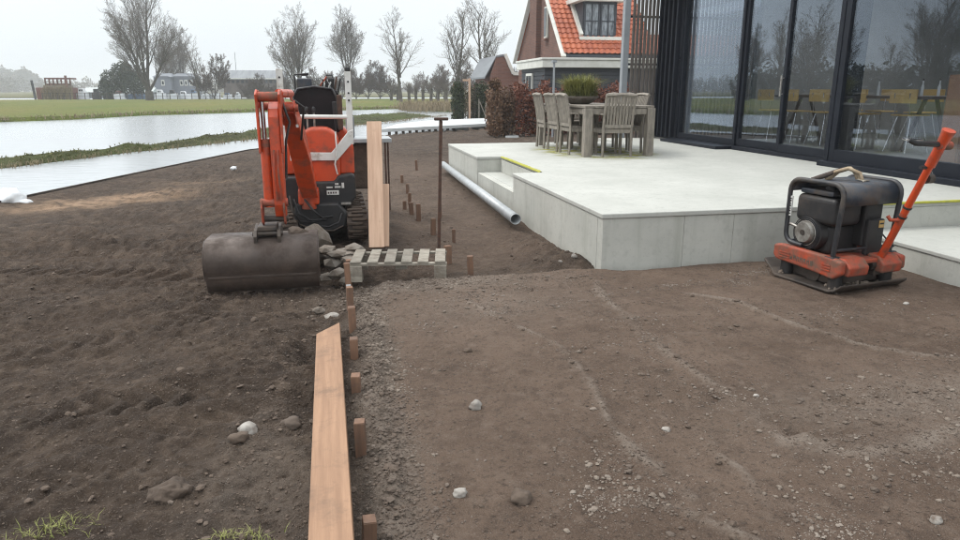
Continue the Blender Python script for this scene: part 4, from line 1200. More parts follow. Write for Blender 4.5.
# seat
st = sub('seat')
q = MB(); q.b2((-.38, 7.55, .98), (.04, 7.95, 1.08)); ep(q, 'cushion', 'black_vinyl', .03, st, seg=3)
q = MB(); pr = []
for k in range(9): a = R(180 - 180 * k / 8); pr.append((-.155 + .245 * math.cos(a) * (1 if abs(math.cos(a)) < .99 else 1), 1.47 + .065 * math.sin(a)))
q.prism(pr + [(.09, 1.05), (-.40, 1.05)], 'y', 7.86, 7.98); ep(q, 'backrest', 'black_vinyl', .03, st, seg=3)
q = MB(); q.tube([(-.385, 7.85, 1.10), (-.39, 7.84, 1.42), (-.34, 7.84, 1.51), (-.16, 7.84, 1.535), (.02, 7.84, 1.51), (.065, 7.84, 1.42), (.07, 7.85, 1.10)], .013, 8); ep(q, 'piping', 'frame_steel', 0, st)
# levers and gaiters
for (x, z1, yy) in ((-.245, 1.27, 7.5), (-.175, 1.27, 7.5)):
    lv_ = sub('lever'); q = MB(); q.tube([(x, yy, 1.0), (x, yy - .02, z1)], .010, 8); ep(q, 'rod', 'alu', 0, lv_); q = MB(); q.lathe([(.006, 0), (.016, .02), (.017, .05), (.008, .065)], (x, yy - .02, z1), 12); ep(q, 'knob', 'black_plastic', 0, lv_)
for x in (-.36, .035):
    lv_ = sub('lever'); q = MB(); q.tube([(x, 7.5, .98), (x, 7.47, 1.26)], .010, 8); ep(q, 'rod', 'frame_steel', 0, lv_); q = MB(); q.tube([(x, 7.47, 1.25), (x, 7.46, 1.38)], [.018, .024], 10); ep(q, 'grip', 'black_plastic', .004, lv_)
q = hood(-.34, .03, 7.44, 7.54, .8, 1.06, .04); ep(q, 'console', 'black_plastic', .02)
# folding white guard
g = sub('guard')
def up(x, z0, z1):
    q = MB(); q.b2((x - .030, 7.27, z0), (x + .030, 7.30, z1)); q.b2((x - .030, 7.30, z0), (x - .022, 7.34, z1)); q.b2((x + .022, 7.30, z0), (x + .030, 7.34, z1)); return q
q = up(-.48, .95, 1.70)
o = ep(q, 'upright', 'white_paint', .004, g)
q = up(.18, .96, 1.68); ep(q, 'upright', 'white_paint', .004, g)
for x, zs_l in ((-.48, (1.62, 1.45, 1.28)), (.18, (1.58, 1.47, 1.40))):
    for z in zs_l:
        q = MB(); q.cyl((x, 7.262, z), (x, 7.272, z), .010, n=12); ep(q, 'bolt_hole', 'black_plastic', 0, g)
q = MB(); q.b2((.155, 7.275, 1.68), (.205, 7.335, 1.72)); ep(q, 'cap', 'black_plastic', .008, g)
q = MB(); q.cyl((-.46, 7.285, 1.245), (.155, 7.285, 1.235), .021, n=14); ep(q, 'crossbar', 'white_paint', 0, g)
q = MB(); q.prism([(-.42, .82), (-.42, .905), (-.02, .895), (.155, 1.10), (.205, 1.12), (.205, 1.00), (.035, .815)], 'y', 7.115, 7.132); ep(q, 'lower_bar', 'white_paint', .006, g, seg=3)
q = MB(); q.tube([(.03, 7.12, 1.10), (.035, 7.10, .92), (.01, 7.09, .78), (.03, 7.1, .68)], .008, 8); ep(q, 'hose', 'white_paint', 0)
# swing bracket, boom, stick
BX0, BX1 = -.40, -.24
def plate(poly, x0, x1, name, m_='orange', bev=.008, parent=ex):
    q = MB(); q.prism(poly, 'x', x0, x1); return ep(q, name, m_, bev, parent)
q = MB(); q.b2((-.36, 6.95, .40), (-.16, 7.18, .56)); q.cyl((-.26, 7.0, .36), (-.26, 7.0, .60), .07, n=18); ep(q, 'swing_bracket', 'orange', .02)
# boom: kinked box, foot near (y 6.9, z .5) to the top at (y 6.25, z 1.4)
bm_ = sub('boom')
boom = bmesh.new()
def section(cx, cy, cz, hw, hd, ang):
    c, s = math.cos(ang), math.sin(ang)
    return [boom.verts.new((cx + sx * hw, cy + sd_ * hd * c, cz + sd_ * hd * s)) for sx, sd_ in ((-1, -1), (1, -1), (1, 1), (-1, 1))]
secs = [section(-.245, 6.95, .50, .075, .08, .25), section(-.270, 6.86, .66, .082, .105, .25), section(-.30, 6.72, .92, .084, .135, .22), section(-.325, 6.55, 1.12, .076, .125, .55), section(-.34, 6.36, 1.27, .062, .09, .7), section(-.35, 6.18, 1.36, .046, .06, .9)]
for a, b in zip(secs[:-1], secs[1:]):
    for k in range(4): boom.faces.new((a[k], a[(k + 1) % 4], b[(k + 1) % 4], b[k]))
boom.faces.new(secs[0][::-1]); boom.faces.new(secs[-1])
bmesh.ops.recalc_face_normals(boom, faces=boom.faces)
me = bpy.data.meshes.new('boom_beam'); boom.to_mesh(me); boom.free(); me.materials.append(M['orange']); o = bpy.data.objects.new('beam', me); COL.objects.link(o); o.parent = bm_
md = o.modifiers.new('bevel', 'BEVEL'); md.width = .012; md.segments = 2
# ears at the boom head
for x in (-.405, -.295):
    plate([(6.30, 1.20), (6.02, 1.30), (5.98, 1.36), (6.04, 1.42), (6.30, 1.40)], x - .007, x + .007, 'ear', parent=bm_)
q = MB(); q.cyl((-.43, 6.04, 1.355), (-.265, 6.04, 1.355), .030, n=16); ep(q, 'pin', 'orange_worn', .004, bm_)
q = MB(); q.b2((-.30, 6.2, 1.19), (-.28, 6.23, 1.215)); ep(q, 'sticker', 'white_paint', 0, bm_)
# bucket linkage and stick: vertical box arm
SX = -.475
sk = sub('stick')
arm = MB(); arm.prism([(5.66, 1.36), (5.62, 1.30), (5.62, .62), (5.66, .52), (5.76, .50), (5.80, .60), (5.86, 1.05), (5.96, 1.30), (6.05, 1.38), (6.0, 1.42), (5.8, 1.42)], 'x', SX - .003, SX + .083); ep(arm, 'beam', 'orange', .012, sk)
for x in (-.382, -.552):
    plate([(5.60, 1.40), (5.58, 1.47), (5.66, 1.505), (5.80, 1.50), (6.08, 1.42), (6.10, 1.33), (6.0, 1.28), (5.82, 1.40), (5.70, 1.36), (5.68, 1.05), (5.60, 1.02)], x - .009, x + .009, 'side_plate', parent=sk)
q = MB(); q.cyl((-.565, 5.66, 1.45), (-.38, 5.66, 1.45), .038, n=18); ep(q, 'pin', 'orange_worn', .006, sk)
q = MB(); q.cyl((-.565, 6.05, 1.37), (-.38, 6.05, 1.37), .032, n=16); ep(q, 'pin', 'orange_worn', .006, sk)
# crowd cylinder along the left of the stick
cy = sub('hydraulic_cylinder')
q = MB(); q.cyl((-.517, 5.68, .60), (-.517, 5.68, 1.10), .040, n=18); ep(q, 'barrel', 'orange', .004, cy)
q = MB(); q.cyl((-.517, 5.68, 1.07), (-.517, 5.68, 1.13), .044, n=18); ep(q, 'gland', 'orange_worn', .004, cy)
q = MB(); q.cyl((-.517, 5.68, 1.13), (-.517, 5.67, 1.42), .017, n=12); ep(q, 'rod', 'chrome', 0, cy)
cy = sub('hydraulic_cylinder')
q = MB(); q.cyl((-.335, 6.28, 1.47), (-.40, 5.86, 1.475), .034, n=18); ep(q, 'barrel', 'orange', .004, cy)
q = MB(); q.cyl((-.33, 6.40, 1.42), (-.335, 6.28, 1.47), .016, n=12); ep(q, 'rod', 'chrome', 0, cy)
for dx in (0, .03):
    q = MB(); q.tube([(-.45 + dx, 5.62, 1.05), (-.455 + dx, 5.57, .9), (-.45 + dx, 5.59, .75), (-.45 + dx, 5.61, .66)], .008, 8); ep(q, 'hose', 'orange_worn', 0)
q = MB(); q.tube([(-.38, 5.9, 1.40), (-.33, 5.86, 1.25), (-.37, 5.85, 1.1), (-.385, 5.83, .8)], .010, 8); ep(q, 'hose', 'black_plastic', 0)
q = MB(); q.tube([(-.30, 6.05, 1.42), (-.22, 6.05, 1.36), (-.25, 6.2, 1.18), (-.27, 6.35, 1.08)], .010, 8); ep(q, 'hose', 'black_plastic', 0)
# lower end: pins, link
q = MB(); q.cyl((-.585, 5.66, .635), (-.375, 5.66, .635), .032, n=18); ep(q, 'pin', 'orange_worn', .006, sk)
q = MB(); q.cyl((-.575, 5.70, .50), (-.38, 5.70, .50), .026, n=18); ep(q, 'pin', 'dark_steel', .006, sk)
for x in (-.575, -.405): plate([(5.63, .66), (5.60, .60), (5.62, .48), (5.68, .45), (5.74, .48), (5.74, .62), (5.70, .67)], x - .008, x + .008, 'link', 'orange_worn', parent=sk)
# bucket
bk = sub('bucket')
prof = []
for k in range(15):
    a = R(85 - 110 * k / 14)          # outer shell, convex side to the camera (-y)
    prof.append((5.68 - .20 * math.cos(a) * 1.0, .175 + .175 * math.sin(a)))
prof = [(5.95, .335)] + prof + [(5.50, .06), (5.535, -.03)]
B0, B1 = -1.02, -.165
q = MB(); vs = []; n = len(prof)
for x in (B0, B1): vs += [(x, y, z) for y, z in prof]
q.add(vs, [(i, i + 1, n + i + 1, n + i) for i in range(n - 1)], True)
o = q.build('shell', M['bucket_steel'], bk); so = o.modifiers.new('solid', 'SOLIDIFY'); so.thickness = .014; so.offset = 1 
o.modifiers.new('bevel', 'BEVEL').width = .003
for x in (B0 + .008, B1 - .008):
    q = MB(); q.prism(prof, 'x', x - .009, x + .009); ep(q, 'end_plate', 'bucket_steel', .003, bk)
for x in (B0 - .004, B1 + .004):        # worn rim strip round each end
    q = MB(); q.tube([(x, y, z) for y, z in prof[1:-1]], .010, 6); ep(q, 'rim', 'bucket_steel', 0, bk)
q = MB(); q.b2((B0 + .02, 5.480, .075), (B1 - .02, 5.488, .092)); ep(q, 'wear_strip', 'bucket_steel', .002, bk)
q = MB(); q.add([(B0, 5.51, .01), (B1, 5.51, .01), (B1, 5.53, -.045), (B0, 5.53, -.045), (B0, 5.53, .01), (B1, 5.53, .01), (B1, 5.55, -.045), (B0, 5.55, -.045)], [(0, 1, 2, 3), (7, 6, 5, 4), (0, 4, 5, 1), (3, 2, 6, 7), (0, 3, 7, 4), (1, 5, 6, 2)]); ep(q, 'cutting_edge', 'dark_steel', .004, bk)
for x in (-.635, -.455):
    plate([(5.56, .325), (5.55, .385), (5.60, .425), (5.80, .45), (5.84, .40), (5.80, .325)], x - .014, x + .014, 'lug', 'dark_steel', .006, bk)
q = MB(); q.cyl((-.66, 5.62, .395), (-.43, 5.62, .395), .020, n=14); ep(q, 'pin', 'dark_steel', .004, bk)
q = MB(); q.b2((-.62, 5.60, .415), (-.47, 5.82, .455)); ep(q, 'coupler', 'dark_steel', .01, bk)
q = MB(); q.rock((-.33, 5.80, .34), (.16, .16, .13), 5, 2); ep(q, 'mud_lump', 'mud', 0, bk)

# things heaped behind the seat
for i, (x, y, z, d, m_, lab) in enumerate(((-.27, 8.1, 1.54, (.16, .2, .15), 'blue_steel', 'grey tool case lying on the excavator behind the seat'), (.0, 8.1, 1.53, (.10, .12, .16), 'black_plastic', 'black canister standing on the excavator behind the seat'))):
    b_ = thing('tool_case' if i == 0 else 'canister', lab, 'case' if i == 0 else 'canister', (x, y, 1.5))
    q = MB(); q.box((0, 0, .0), (d[0], d[1], d[2] + .1)); q.build('body', M[m_], b_, .015)
    q = MB(); q.tube([(-.04, 0, d[2] / 2 + .04), (-.03, 0, d[2] / 2 + .08), (.03, 0, d[2] / 2 + .08), (.04, 0, d[2] / 2 + .04)], .008, 6); q.build('handle', M['frame_steel'], b_)
rk = sub('rear_shelf'); q = MB(); q.b2((-.40, 7.99, 1.08), (.12, 8.3, 1.40)); ep(q, 'shelf_box', 'black_plastic', .02, rk)
q = MB(); q.tube([(-.37, 8.0, 1.40), (-.37, 8.0, 1.66), (-.22, 8.0, 1.67)], .012, 8); ep(q, 'bracket', 'black_plastic', 0, rk)
for i in range(7):
    rnd = random.Random(i); q = MB(); x = -.10 + i * .03
    q.tube([(x, 8.02, 1.45), (x + rnd.uniform(-.04, .04), 8.0, 1.55), (x + rnd.uniform(-.06, .06), 8.0, 1.58 + rnd.uniform(0, .08))], .009, 6)
    ep(q, 'cable', ['black_plastic', 'orange_worn', 'white_paint', 'black_plastic', 'chrome', 'rust', 'black_plastic'][i], 0, rk)
q = MB(); q.b2((.065, 7.75, 1.08), (.12, 7.95, 1.45)); ep(q, 'side_rail', 'rust', .01, rk)

# rubble heap between bucket and leaning boards
rub = [(-.20, 6.35, .20, .24, .28), (-.22, 6.2, .05, .30, .2), (.05, 6.05, .14, .26, .10), (-.06, 5.9, .10, .20, .12), (.10, 5.85, .16, .22, .08), (-.02, 5.72, .06, .18, .1), (-.10, 5.75, .03, .14, .09),
       (.02, 6.2, .10, .2, .12), (.14, 6.1, .20, .22, .07), (-.1, 6.05, .17, .18, .09), (.18, 6.0, .10, .16, .08), (.05, 5.62, .02, .12, .07), (-.02, 5.9, .2, .2, .06), (-.3, 6.0, .05, .2, .14)]
rl = ['pointed lump of broken concrete behind the bucket, tallest of the heap', 'broad lump low behind the right end of the bucket', 'flat slab fragment in the middle of the rubble heap', 'angular fragment leaning against the bucket end', 'flat fragment just left of the pallet',
      'small pale fragment at the foot of the heap next to the bucket', 'smallest fragment touching the lower bucket corner', 'fragment at the back of the heap below the excavator', 'thin slab fragment on top, nearest the leaning boards', 'flat piece lying on top of the heap near the bucket',
      'fragment squeezed between heap and leaning boards', 'front fragment of the heap, closest to the first stake', 'thin plate-like piece on the top of the heap', 'lump half hidden behind the bucket']
for i, (x, y, z, s, h) in enumerate(rub):
    q = MB(); q.rock((0, 0, 0), (s, s * .8, h), 70 + i, 2 if i < 2 else 1)
    o = q.build('rubble_piece', M['rubble'], loc=(x, y, max(z, h * .3) + gz(x, y) * .5)); props(o, rl[i], 'rubble', 'pieces of broken concrete by the bucket')

# boards leaning on the excavator
def board(name, lab, p0, p1, w, t, m_, wdir, cat='board', group=None, cut=0):
    p0, p1, wd = Vector(p0), Vector(p1), Vector(wdir).normalized()
    d = (p1 - p0).normalized(); n = d.cross(wd).normalized()
    L_ = (p1 - p0).length
    # local: x=width, y=length, z=thickness
    q = MB(); hw, ht = w / 2, t / 2
    vs = [(-hw, 0, -ht), (hw, 0, -ht), (hw, 0, ht), (-hw, 0, ht), (-hw, L_ - cut, -ht), (hw, L_, -ht), (hw, L_, ht), (-hw, L_ - cut, ht)]
    q.add(vs, [(0, 1, 2, 3), (7, 6, 5, 4), (0, 4, 5, 1), (1, 5, 6, 2), (2, 6, 7, 3), (3, 7, 4, 0)])
    o = q.build(name, M[m_], None, .003)
    o.matrix_world = Matrix(((wd.x, d.x, -n.x * -1, p0.x), (wd.y, d.y, n.y, p0.y), (wd.z, d.z, n.z, p0.z), (0, 0, 0, 1)))
    return props(o, lab, cat, group)
board('board', 'long pale timber board leaning upright against the excavator', (.37, 6.68, .0), (.405, 7.35, 1.18), .15, .035, 'fresh_wood', (1, -.12, 0), 'board', 'fresh timber boards on the plot')
board('board', 'shorter pale board half hidden behind the long leaning one', (.44, 6.80, -.02), (.50, 7.15, .56), .12, .03, 'fresh_wood', (1, -.1, 0), 'board', 'fresh timber boards on the plot')
board('board', 'reddish timber plank lying along the row of stakes, nearest the camera', (-.067, 1.5, .115), (-.058, 4.24, .05), .142, .042, 'plank_wood', (1, .02, .10), 'plank', 'fresh timber boards on the plot', .16)

# low trestle behind the excavator
ts = thing('steel_trestle', 'grey-topped steel trestle standing behind the excavator and leaning boards', 'trestle', (.50, 8.9, 0))
q = MB(); q.box((-.1, 0, .90), (.62, .5, .05)); q.build('top', M['zinc'], ts, .006)
for (x, y) in ((.13, -.2), (.19, .15), (-.33, -.2), (-.33, .2)):
    q = MB(); q.bar((x, y, -.05), (x, y, .875), .022, .022); q.build('leg', M['rust'], ts, .003)
q = MB(); q.b2((-.36, -.18, .3), (-.02, .2, .86)); q.build('box', M['mud'], ts, .03)
q = MB(); q.box((-.28, -.05, 1.06), (.10, .2, .26)); q.build('upright_case', M['barn_roof'], ts, .02)

# ------------------------------------------------------------------ pallet
pt = thing('small_pallet', 'small weathered wooden pallet propped over the hollow by the stakes', 'pallet', (.50, 5.68, .04), R(-9))
for i in range(6):
    q = MB(); q.box((0, 0, 0), (.085, .46, .016)); q.build('slat', M['pallet_wood'], pt, .002, loc=(-.345 + i * .138, 0, .105 + random.uniform(-.002, .002))).rotation_euler = (0, 0, random.uniform(-.02, .02))
for y in (-.2, .2):
    q = MB(); q.box((0, 0, 0), (.80, .05, .018)); q.build('stringer', M['pallet_wood'], pt, .002, loc=(0, y, .087))
for (x, y) in ((-.34, -.2), (.345, -.2), (-.34, .2), (.345, .2), (0, .2)):
    q = MB(); q.box((0, 0, 0), (.10, .09, .13)); q.build('block', M['pallet_wood'], pt, .003, loc=(x, y, .012))

# ------------------------------------------------------------------ stakes
def stake(x, y, z1, w, d, lab, a=0.0, tilt=(0, 0), grp='red-brown stakes along the plank'):
    t = thing('stake', lab, 'stake', (x, y, 0), a, grp)
    t.rotation_euler = (tilt[0], tilt[1], a)
    q = MB(); q.box((0, 0, (z1 - .3) / 2), (w, d, z1 + .3)); q.build('post', M['stake_wood'], t, .002)
    q = MB(); q.box((0, 0, z1 + .001), (w - .004, d - .004, .003)); q.build('sawn_top', M['stake_wood'] , t)
    return t
ords = ['first', 'second', 'third', 'fourth', 'fifth', 'sixth', 'seventh', 'eighth']
sp_ = [(.045, 2.12, .045), (.043, 2.72, .115), (.045, 3.30, .085), (.050, 3.80, .10), (.055, 4.30, .13), (.055, 4.88, .10), (.055, 5.32, .17), (.07, 5.72, .10)]
for i, (x, y, z) in enumerate(sp_):
    stake(x + .008, y, z + .022, .046, .055, f'{ords[i]} red-brown stake beside the plank row, counting from the camera', random.uniform(-.12, .12), (random.uniform(-.04, .04), random.uniform(-.05, .05)))
q = MB(); q.box((.055, 5.291, .02), (.036, .004, .018)); o = q.build('paint_mark', M['hull_white'])
o.parent = [x for x in COL.objects if x.name == 'stake.006'][0]; o.location = (-.055, -5.32, 0)
far_st = [(1.10, 5.62, .13, .05, 'red-brown stake just right of the pallet, with a flat pale top'), (1.00, 6.22, .09, .06, 'broader stake behind the pallet right end'), (1.20, 7.05, .08, .035, 'thin stake left of the drain pipe mouth'),
          (.99, 8.40, .14, .05, 'reddish stake behind the pallet, left of the iron pole'), (1.28, 8.52, .12, .035, 'stake just right of the iron pole'), (.95, 8.85, .09, .05, 'stake behind the reddish one left of the iron pole'),
          (1.02, 9.7, .09, .045, 'small stake halfway down the trench'), (1.10, 10.7, .09, .045, 'small stake two thirds down the trench'), (1.13, 11.9, .08, .045, 'faint stake far down the trench'), (1.62, 13.9, .14, .05, 'dark stub standing alone near the far end of the trench'),
          (1.06, 7.6, .10, .05, 'short stake at the foot of the iron pole'), (.9, 9.2, .06, .05, 'low stake left of the row in the trench')]
for i, (x, y, z, w, lab) in enumerate(far_st):
    stake(x, y, z, w, w * .9, lab, random.uniform(-.3, .3), (random.uniform(-.06, .06), random.uniform(-.06, .06)), 'stakes set out in the trench')

# iron pole with a flat head
ip = thing('iron_pole', 'rusty iron pole with a small cross head standing in the trench', 'pole', (.975, 6.6, 0))
q = MB(); q.bar((-.008, 0, -.2), (.035, 0, 1.22), .030, .030); q.build('shaft', M['rust'], ip, .004)
q = MB(); q.bar((-.028, 0, 1.235), (.105, 0, 1.235), .05, .028); q.build('head', M['rust'], ip, .008)
# drain pipe
dp = thing('drain_pipe', 'long grey plastic drain pipe lying along the foot of the terrace', 'pipe')
P0, P1 = Vector((1.98, 7.45, .085)), Vector((2.10, 13.5, .085)); r0 = .062
q = MB(); n = 28; vs = []; ax = (P1 - P0).normalized(); sx_ = ax.cross(Vector((0, 0, 1))).normalized(); sz_ = sx_.cross(ax)
for (p, r) in ((P0, r0 - .006), (P0, r0), (P1, r0), (P1, r0 - .006)):
    for k in range(n): a = 2 * math.pi * k / n; vs.append(p + (sx_ * math.cos(a) + sz_ * math.sin(a)) * r)
q.add(vs, [(i * n + k, i * n + (k + 1) % n, ((i + 1) % 4) * n + (k + 1) % n, ((i + 1) % 4) * n + k) for i in range(4) for k in range(n)], True)
q.build('tube', M['zinc'], dp)
q = MB(); q.tube([P0 + ax * .05, P0 + ax * .06], r0 + .002, 28, cap=False); q.build('ring', M['zinc'], dp)
# white plastic by the water
q = MB(); q.rock((0, 0, 0), (.34, .3, .30), 9, 3); q.rock((.2, -.05, -.06), (.2, .1, .1), 12, 2)
o = q.build('plastic_bag', M['bag'], smooth_all=True, loc=(-4.47, 10.75, .03)); props(o, 'crumpled white plastic bag lying at the edge of the canal', 'bag')
q = MB(); q.rock((0, 0, 0), (.13, .10, .07), 19, 2); o = q.build('plastic_scrap', M['bag'], loc=(*pix_ground(234, 171), .05)); props(o, 'white scrap lying on the soil left of the excavator', 'scrap')

# ------------------------------------------------------------------ plate compactor
CA = R(9)
cp = thing('plate_compactor', 'orange and black plate compactor with long orange handle on the packed soil', 'compactor', (3.90, 4.66, .022), CA)
def cpb(q, name, m_, bev=.005, parent=cp, **k): return q.build(name, M[m_] if isinstance(m_, str) else m_, parent, bev, **k)
# base plate with turned-up ends
bmq = MB(); pro = [(-.36, .055), (-.31, .012), (-.27, 0), (.27, 0), (.33, .03), (.42, .10)]
vs = []
for y, z in pro:
    w = .37 if -.3 < y < .3 else .345
    vs += [(-w, y, z), (w, y, z), (w, y, z + .022), (-w, y, z + .022)]
fs = [(0, 1, 2, 3)]
for i in range(len(pro) - 1):
    for k in range(4): fs.append((i * 4 + k, i * 4 + (k + 1) % 4, i * 4 + 4 + (k + 1) % 4, i * 4 + 4 + k))
fs.append(tuple((len(pro) - 1) * 4 + k for k in (3, 2, 1, 0)))
bmq.add(vs, fs); cpb(bmq, 'base_plate', 'dark_steel', .008)
q = MB()
for i in range(60):
    rnd = random.Random(i); q.rock((rnd.uniform(-.34, .34), rnd.choice([-1, -1, 1]) * rnd.uniform(.17, .28), .026), (rnd.uniform(.015, .05),) * 3, i, 1)
o = cpb(q, 'soil_crumbs', 'grit', 0); o['kind'] = 'stuff'
q = MB(); q.b2((-.24, -.20, .024), (.24, .22, .12)); q.cyl((-.25, 0, .085), (.25, 0, .085), .075, n=20); cpb(q, 'exciter', 'dark_steel', .015)
for x in (-.255, .255):
    for y in (-.23, .25):
        q = MB(); q.cyl((x, y, .025), (x, y, .135), .052, n=18); cpb(q, 'rubber_mount', 'black_plastic', .012)
# orange frame: long side skirts, bulged lower edge
def side(x0, x1):
    q = MB(); q.prism([(-.33, .245), (-.335, .15), (-.26, .095), (-.10, .115), (.10, .125), (.31, .135), (.345, .17), (.34, .255), (.25, .27), (-.22, .262)], 'x', x0, x1); return q
cpb(side(-.335, -.275), 'side_frame', 'orange_worn', .018, seg=3); cpb(side(.275, .335), 'side_frame', 'orange_worn', .018, seg=3)
q = MB(); q.b2((-.272, -.30, .205), (.272, .30, .235)); cpb(q, 'deck_plate', 'orange_worn', .006)
for (x0, x1) in ((-.272, -.07), (.07, .272)):
    q = MB(); q.prism([(-.35, .13), (-.36, .20), (-.30, .255), (-.20, .262), (-.20, .236), (-.29, .13)], 'x', x0, x1); cpb(q, 'rear_guard', 'orange_worn', .014, seg=3)
q = MB()
for z in (.165, .185, .205):
    for (a_, b_, dz) in ((.16, .27, 0), (-.24, -.16, -.01)):
        q = MB(); q.b2((-.341, a_, z + dz), (-.333, b_, z + dz + .008)); cpb(q, 'rib', 'orange_worn', 0)
# worn dark lettering on the side: only blurred strokes are left of it in the photograph
q = MB(); rnd = random.Random(3); yy = .155
for i in range(7):
    w_ = .024; z0 = .166 - i * .0015
    q.b2((-.3365, yy - .006, z0), (-.3348, yy, z0 + .040)); q.b2((-.3365, yy - w_, z0), (-.3348, yy - w_ + .006, z0 + .040))
    q.b2((-.3363, yy - w_ + .006, z0 + rnd.choice((.0, .017, .034))), (-.3349, yy - .006, z0 + rnd.choice((.022, .040))))
    yy -= .034
cpb(q, 'lettering', 'mud', 0)
# protective cage: two loops joined by a wrapped top cover
def loop(x, y0=-.24, y1=.27, z0=.25, z1=.80, r=.09, tilt=.03):
    pts = [(x, y0 + tilt, z0)]
    for (cy_, cz_, a0, a1) in ((y0 + r, z1 - r, 180, 90), (y1 - r, z1 - r, 90, 0)):
        for k in range(6): a = R(a0 + (a1 - a0) * k / 5); pts.append((x, cy_ + r * math.cos(a), cz_ + r * math.sin(a)))
    pts += [(x, y1, z0 + .12)]
    for k in range(1, 5): a = R(-90 * k / 4); pts.append((x, y1 - .08 + .08 * math.cos(a), z0 + .12 + .08 * math.sin(a)))
    pts += [(x, y1 - .18, z0 + .035)]
    return pts
cage = sub('cage', cp)
for x in (-.29, .29):
    q = MB(); q.tube(loop(x), .019, 12); cpb(q, 'loop', 'frame_steel', 0, cage)
q = MB()
pr = []
for (cy_, cz_, a0, a1) in ((-.15, .71, 180, 90), (.18, .71, 90, 0)):
    for k in range(7): a = R(a0 + (a1 - a0) * k / 6); pr.append((cy_ + .088 * math.cos(a), cz_ + .088 * math.sin(a)))
pr = [(-.238, .64)] + pr + [(.268, .70)]
n = len(pr)
q.add([(x, y, z) for x in (-.285, .285) for y, z in pr], [(i, i + 1, n + i + 1, n + i) for i in range(n - 1)], True)
o = cpb(q, 'top_cover', 'blue_steel', 0, cage); so = o.modifiers.new('solid', 'SOLIDIFY'); so.thickness = .006
for y in (-.20, .22):
    q = MB(); q.cyl((-.29, y, .30), (.29, y, .30), .012, n=10); cpb(q, 'cross_tube', 'frame_steel', 0, cage)
for x in (-.29, .29):
    q = MB(); q.b2((x - .04, -.25, .236), (x + .04, -.17, .262)); q.cyl((x, -.21, .26), (x, -.21, .28), .016, n=8); cpb(q, 'foot', 'frame_steel', .004, cage)
# engine
en = sub('engine', cp)
q = MB(); q.b2((-.20, -.08, .236), (.12, .20, .46)); cpb(q, 'crankcase', 'black_plastic', .03, en, seg=3)
q = MB(); q.b2((-.265, -.16, .47), (.02, .23, .69)); cpb(q, 'fuel_tank', 'black_plastic', .045, en, seg=4)
q = MB(); q.b2((-.26, -.12, .695), (.02, .2, .735)); q.cyl((-.16, .0, .73), (-.16, .0, .765), .04, n=18); cpb(q, 'air_cleaner', 'blue_steel', .012, en)
q = MB(); q.b2((.04, -.17, .30), (.22, .18, .64)); cpb(q, 'muffler_box', 'black_plastic', .02, en, seg=3)
q = MB(); q.b2((.035, -.215, .245), (.20, -.175, .52)); cpb(q, 'belt_guard', 'black_plastic', .012, en)
q = MB(); q.b2((.135, -.219, .455), (.185, -.2155, .51)); cpb(q, 'warning_sticker', 'yellow_ply', 0, en)
q = MB(); q.b2((.140, -.2215, .480), (.180, -.2195, .492)); cpb(q, 'sticker_mark', 'black_plastic', 0, en)
q = MB(); q.cyl((-.20, .07, .385), (-.262, .07, .385), .135, .125, n=32); cpb(q, 'fan_housing', 'black_plastic', .012, en)
q = MB(); q.cyl((-.262, .10, .39), (-.292, .10, .39), .092, .078, n=28); cpb(q, 'recoil_starter', 'alu', .006, en)
q = MB(); q.cyl((-.29, .10, .39), (-.298, .10, .39), .022, n=14); cpb(q, 'hub', 'dark_steel', .002, en)
for k in range(3):
    q = MB(); rr_ = .098 + k * .014; pts = [(-.266 - .002 * (2 - k), .09 + rr_ * math.cos(R(a)), .385 + rr_ * math.sin(R(a))) for a in range(0, 361, 20)]
    q.tube(pts, .004, 6, cap=False); cpb(q, 'guard_ring', 'alu' if k == 0 else 'frame_steel', 0, en)
q = MB(); q.tube([(-.27, .18, .42), (-.285, .23, .435), (-.27, .27, .43)], .012, 8); cpb(q, 'starter_grip', 'alu', 0, en)
q = MB(); q.b2((-.297, .235, .50), (-.285, .262, .66)); cpb(q, 'long_sticker', 'white_paint', .001, en)
q = MB()
for i in range(7): q.b2((-.2985, .241, .515 + i * .02), (-.2972, .256, .515 + i * .02 + .009 + .004 * (i % 2)))
cpb(q, 'sticker_mark', 'black_plastic', 0, en)
for i in range(5):
    q = MB(); q.b2((-.19, .205 , .27 + i * .035), (.1, .235, .28 + i * .035)); cpb(q, 'cooling_fin', 'dark_steel', .002, en)
q = MB(); q.tube([(.2, -.2, .40), (.27, -.22, .33), (.30, -.24, .30), (.22, -.27, .30)], .006, 6); cpb(q, 'cable', 'black_plastic', 0, en)
# handle: base bracket, long tube, head with cross bar
HB = Vector((.12, -.26, .18)); 
HT_w = Vector((4.06, 4.02, 1.135)); iv = cp.matrix_basis.inverted() if False else Matrix.LocRotScale(cp.location, cp.rotation_euler, None).inverted()
HT = iv @ HT_w
hd = sub('handle', cp)
dv = (HT - HB).normalized()
q = MB(); q.tube([HB, HB + dv * .12, HB + (HT - HB) * .5, HT - dv * .1], [.034, .028, .026, .025], 14); cpb(q, 'tube', 'orange', 0, hd)
q = MB(); q.cyl(HB + Vector((-.09, 0, 0)), HB + Vector((.09, 0, 0)), .04, n=18); q.box(HB + Vector((0, .02, -.03)), (.11, .10, .10)); cpb(q, 'pivot', 'dark_steel', .006, hd)
q = MB(); q.tube([HT - dv * .16, HT - dv * .02], .034, 14); cpb(q, 'collar', 'orange', .005, hd)
q = MB(); q.tube([HT - dv * .02, HT + dv * .10], [.032, .042], 10); q.tube([HT + dv * .10, HT + dv * .112], [.044, .044], 10); cpb(q, 'head', 'orange', .006, hd)
q = MB(); q.cyl(HT + Vector((-.03, 0, .0)), HT + Vector((.085, 0, -.004)), .030, n=14); cpb(q, 'head_stub', 'orange_worn', .006, hd)
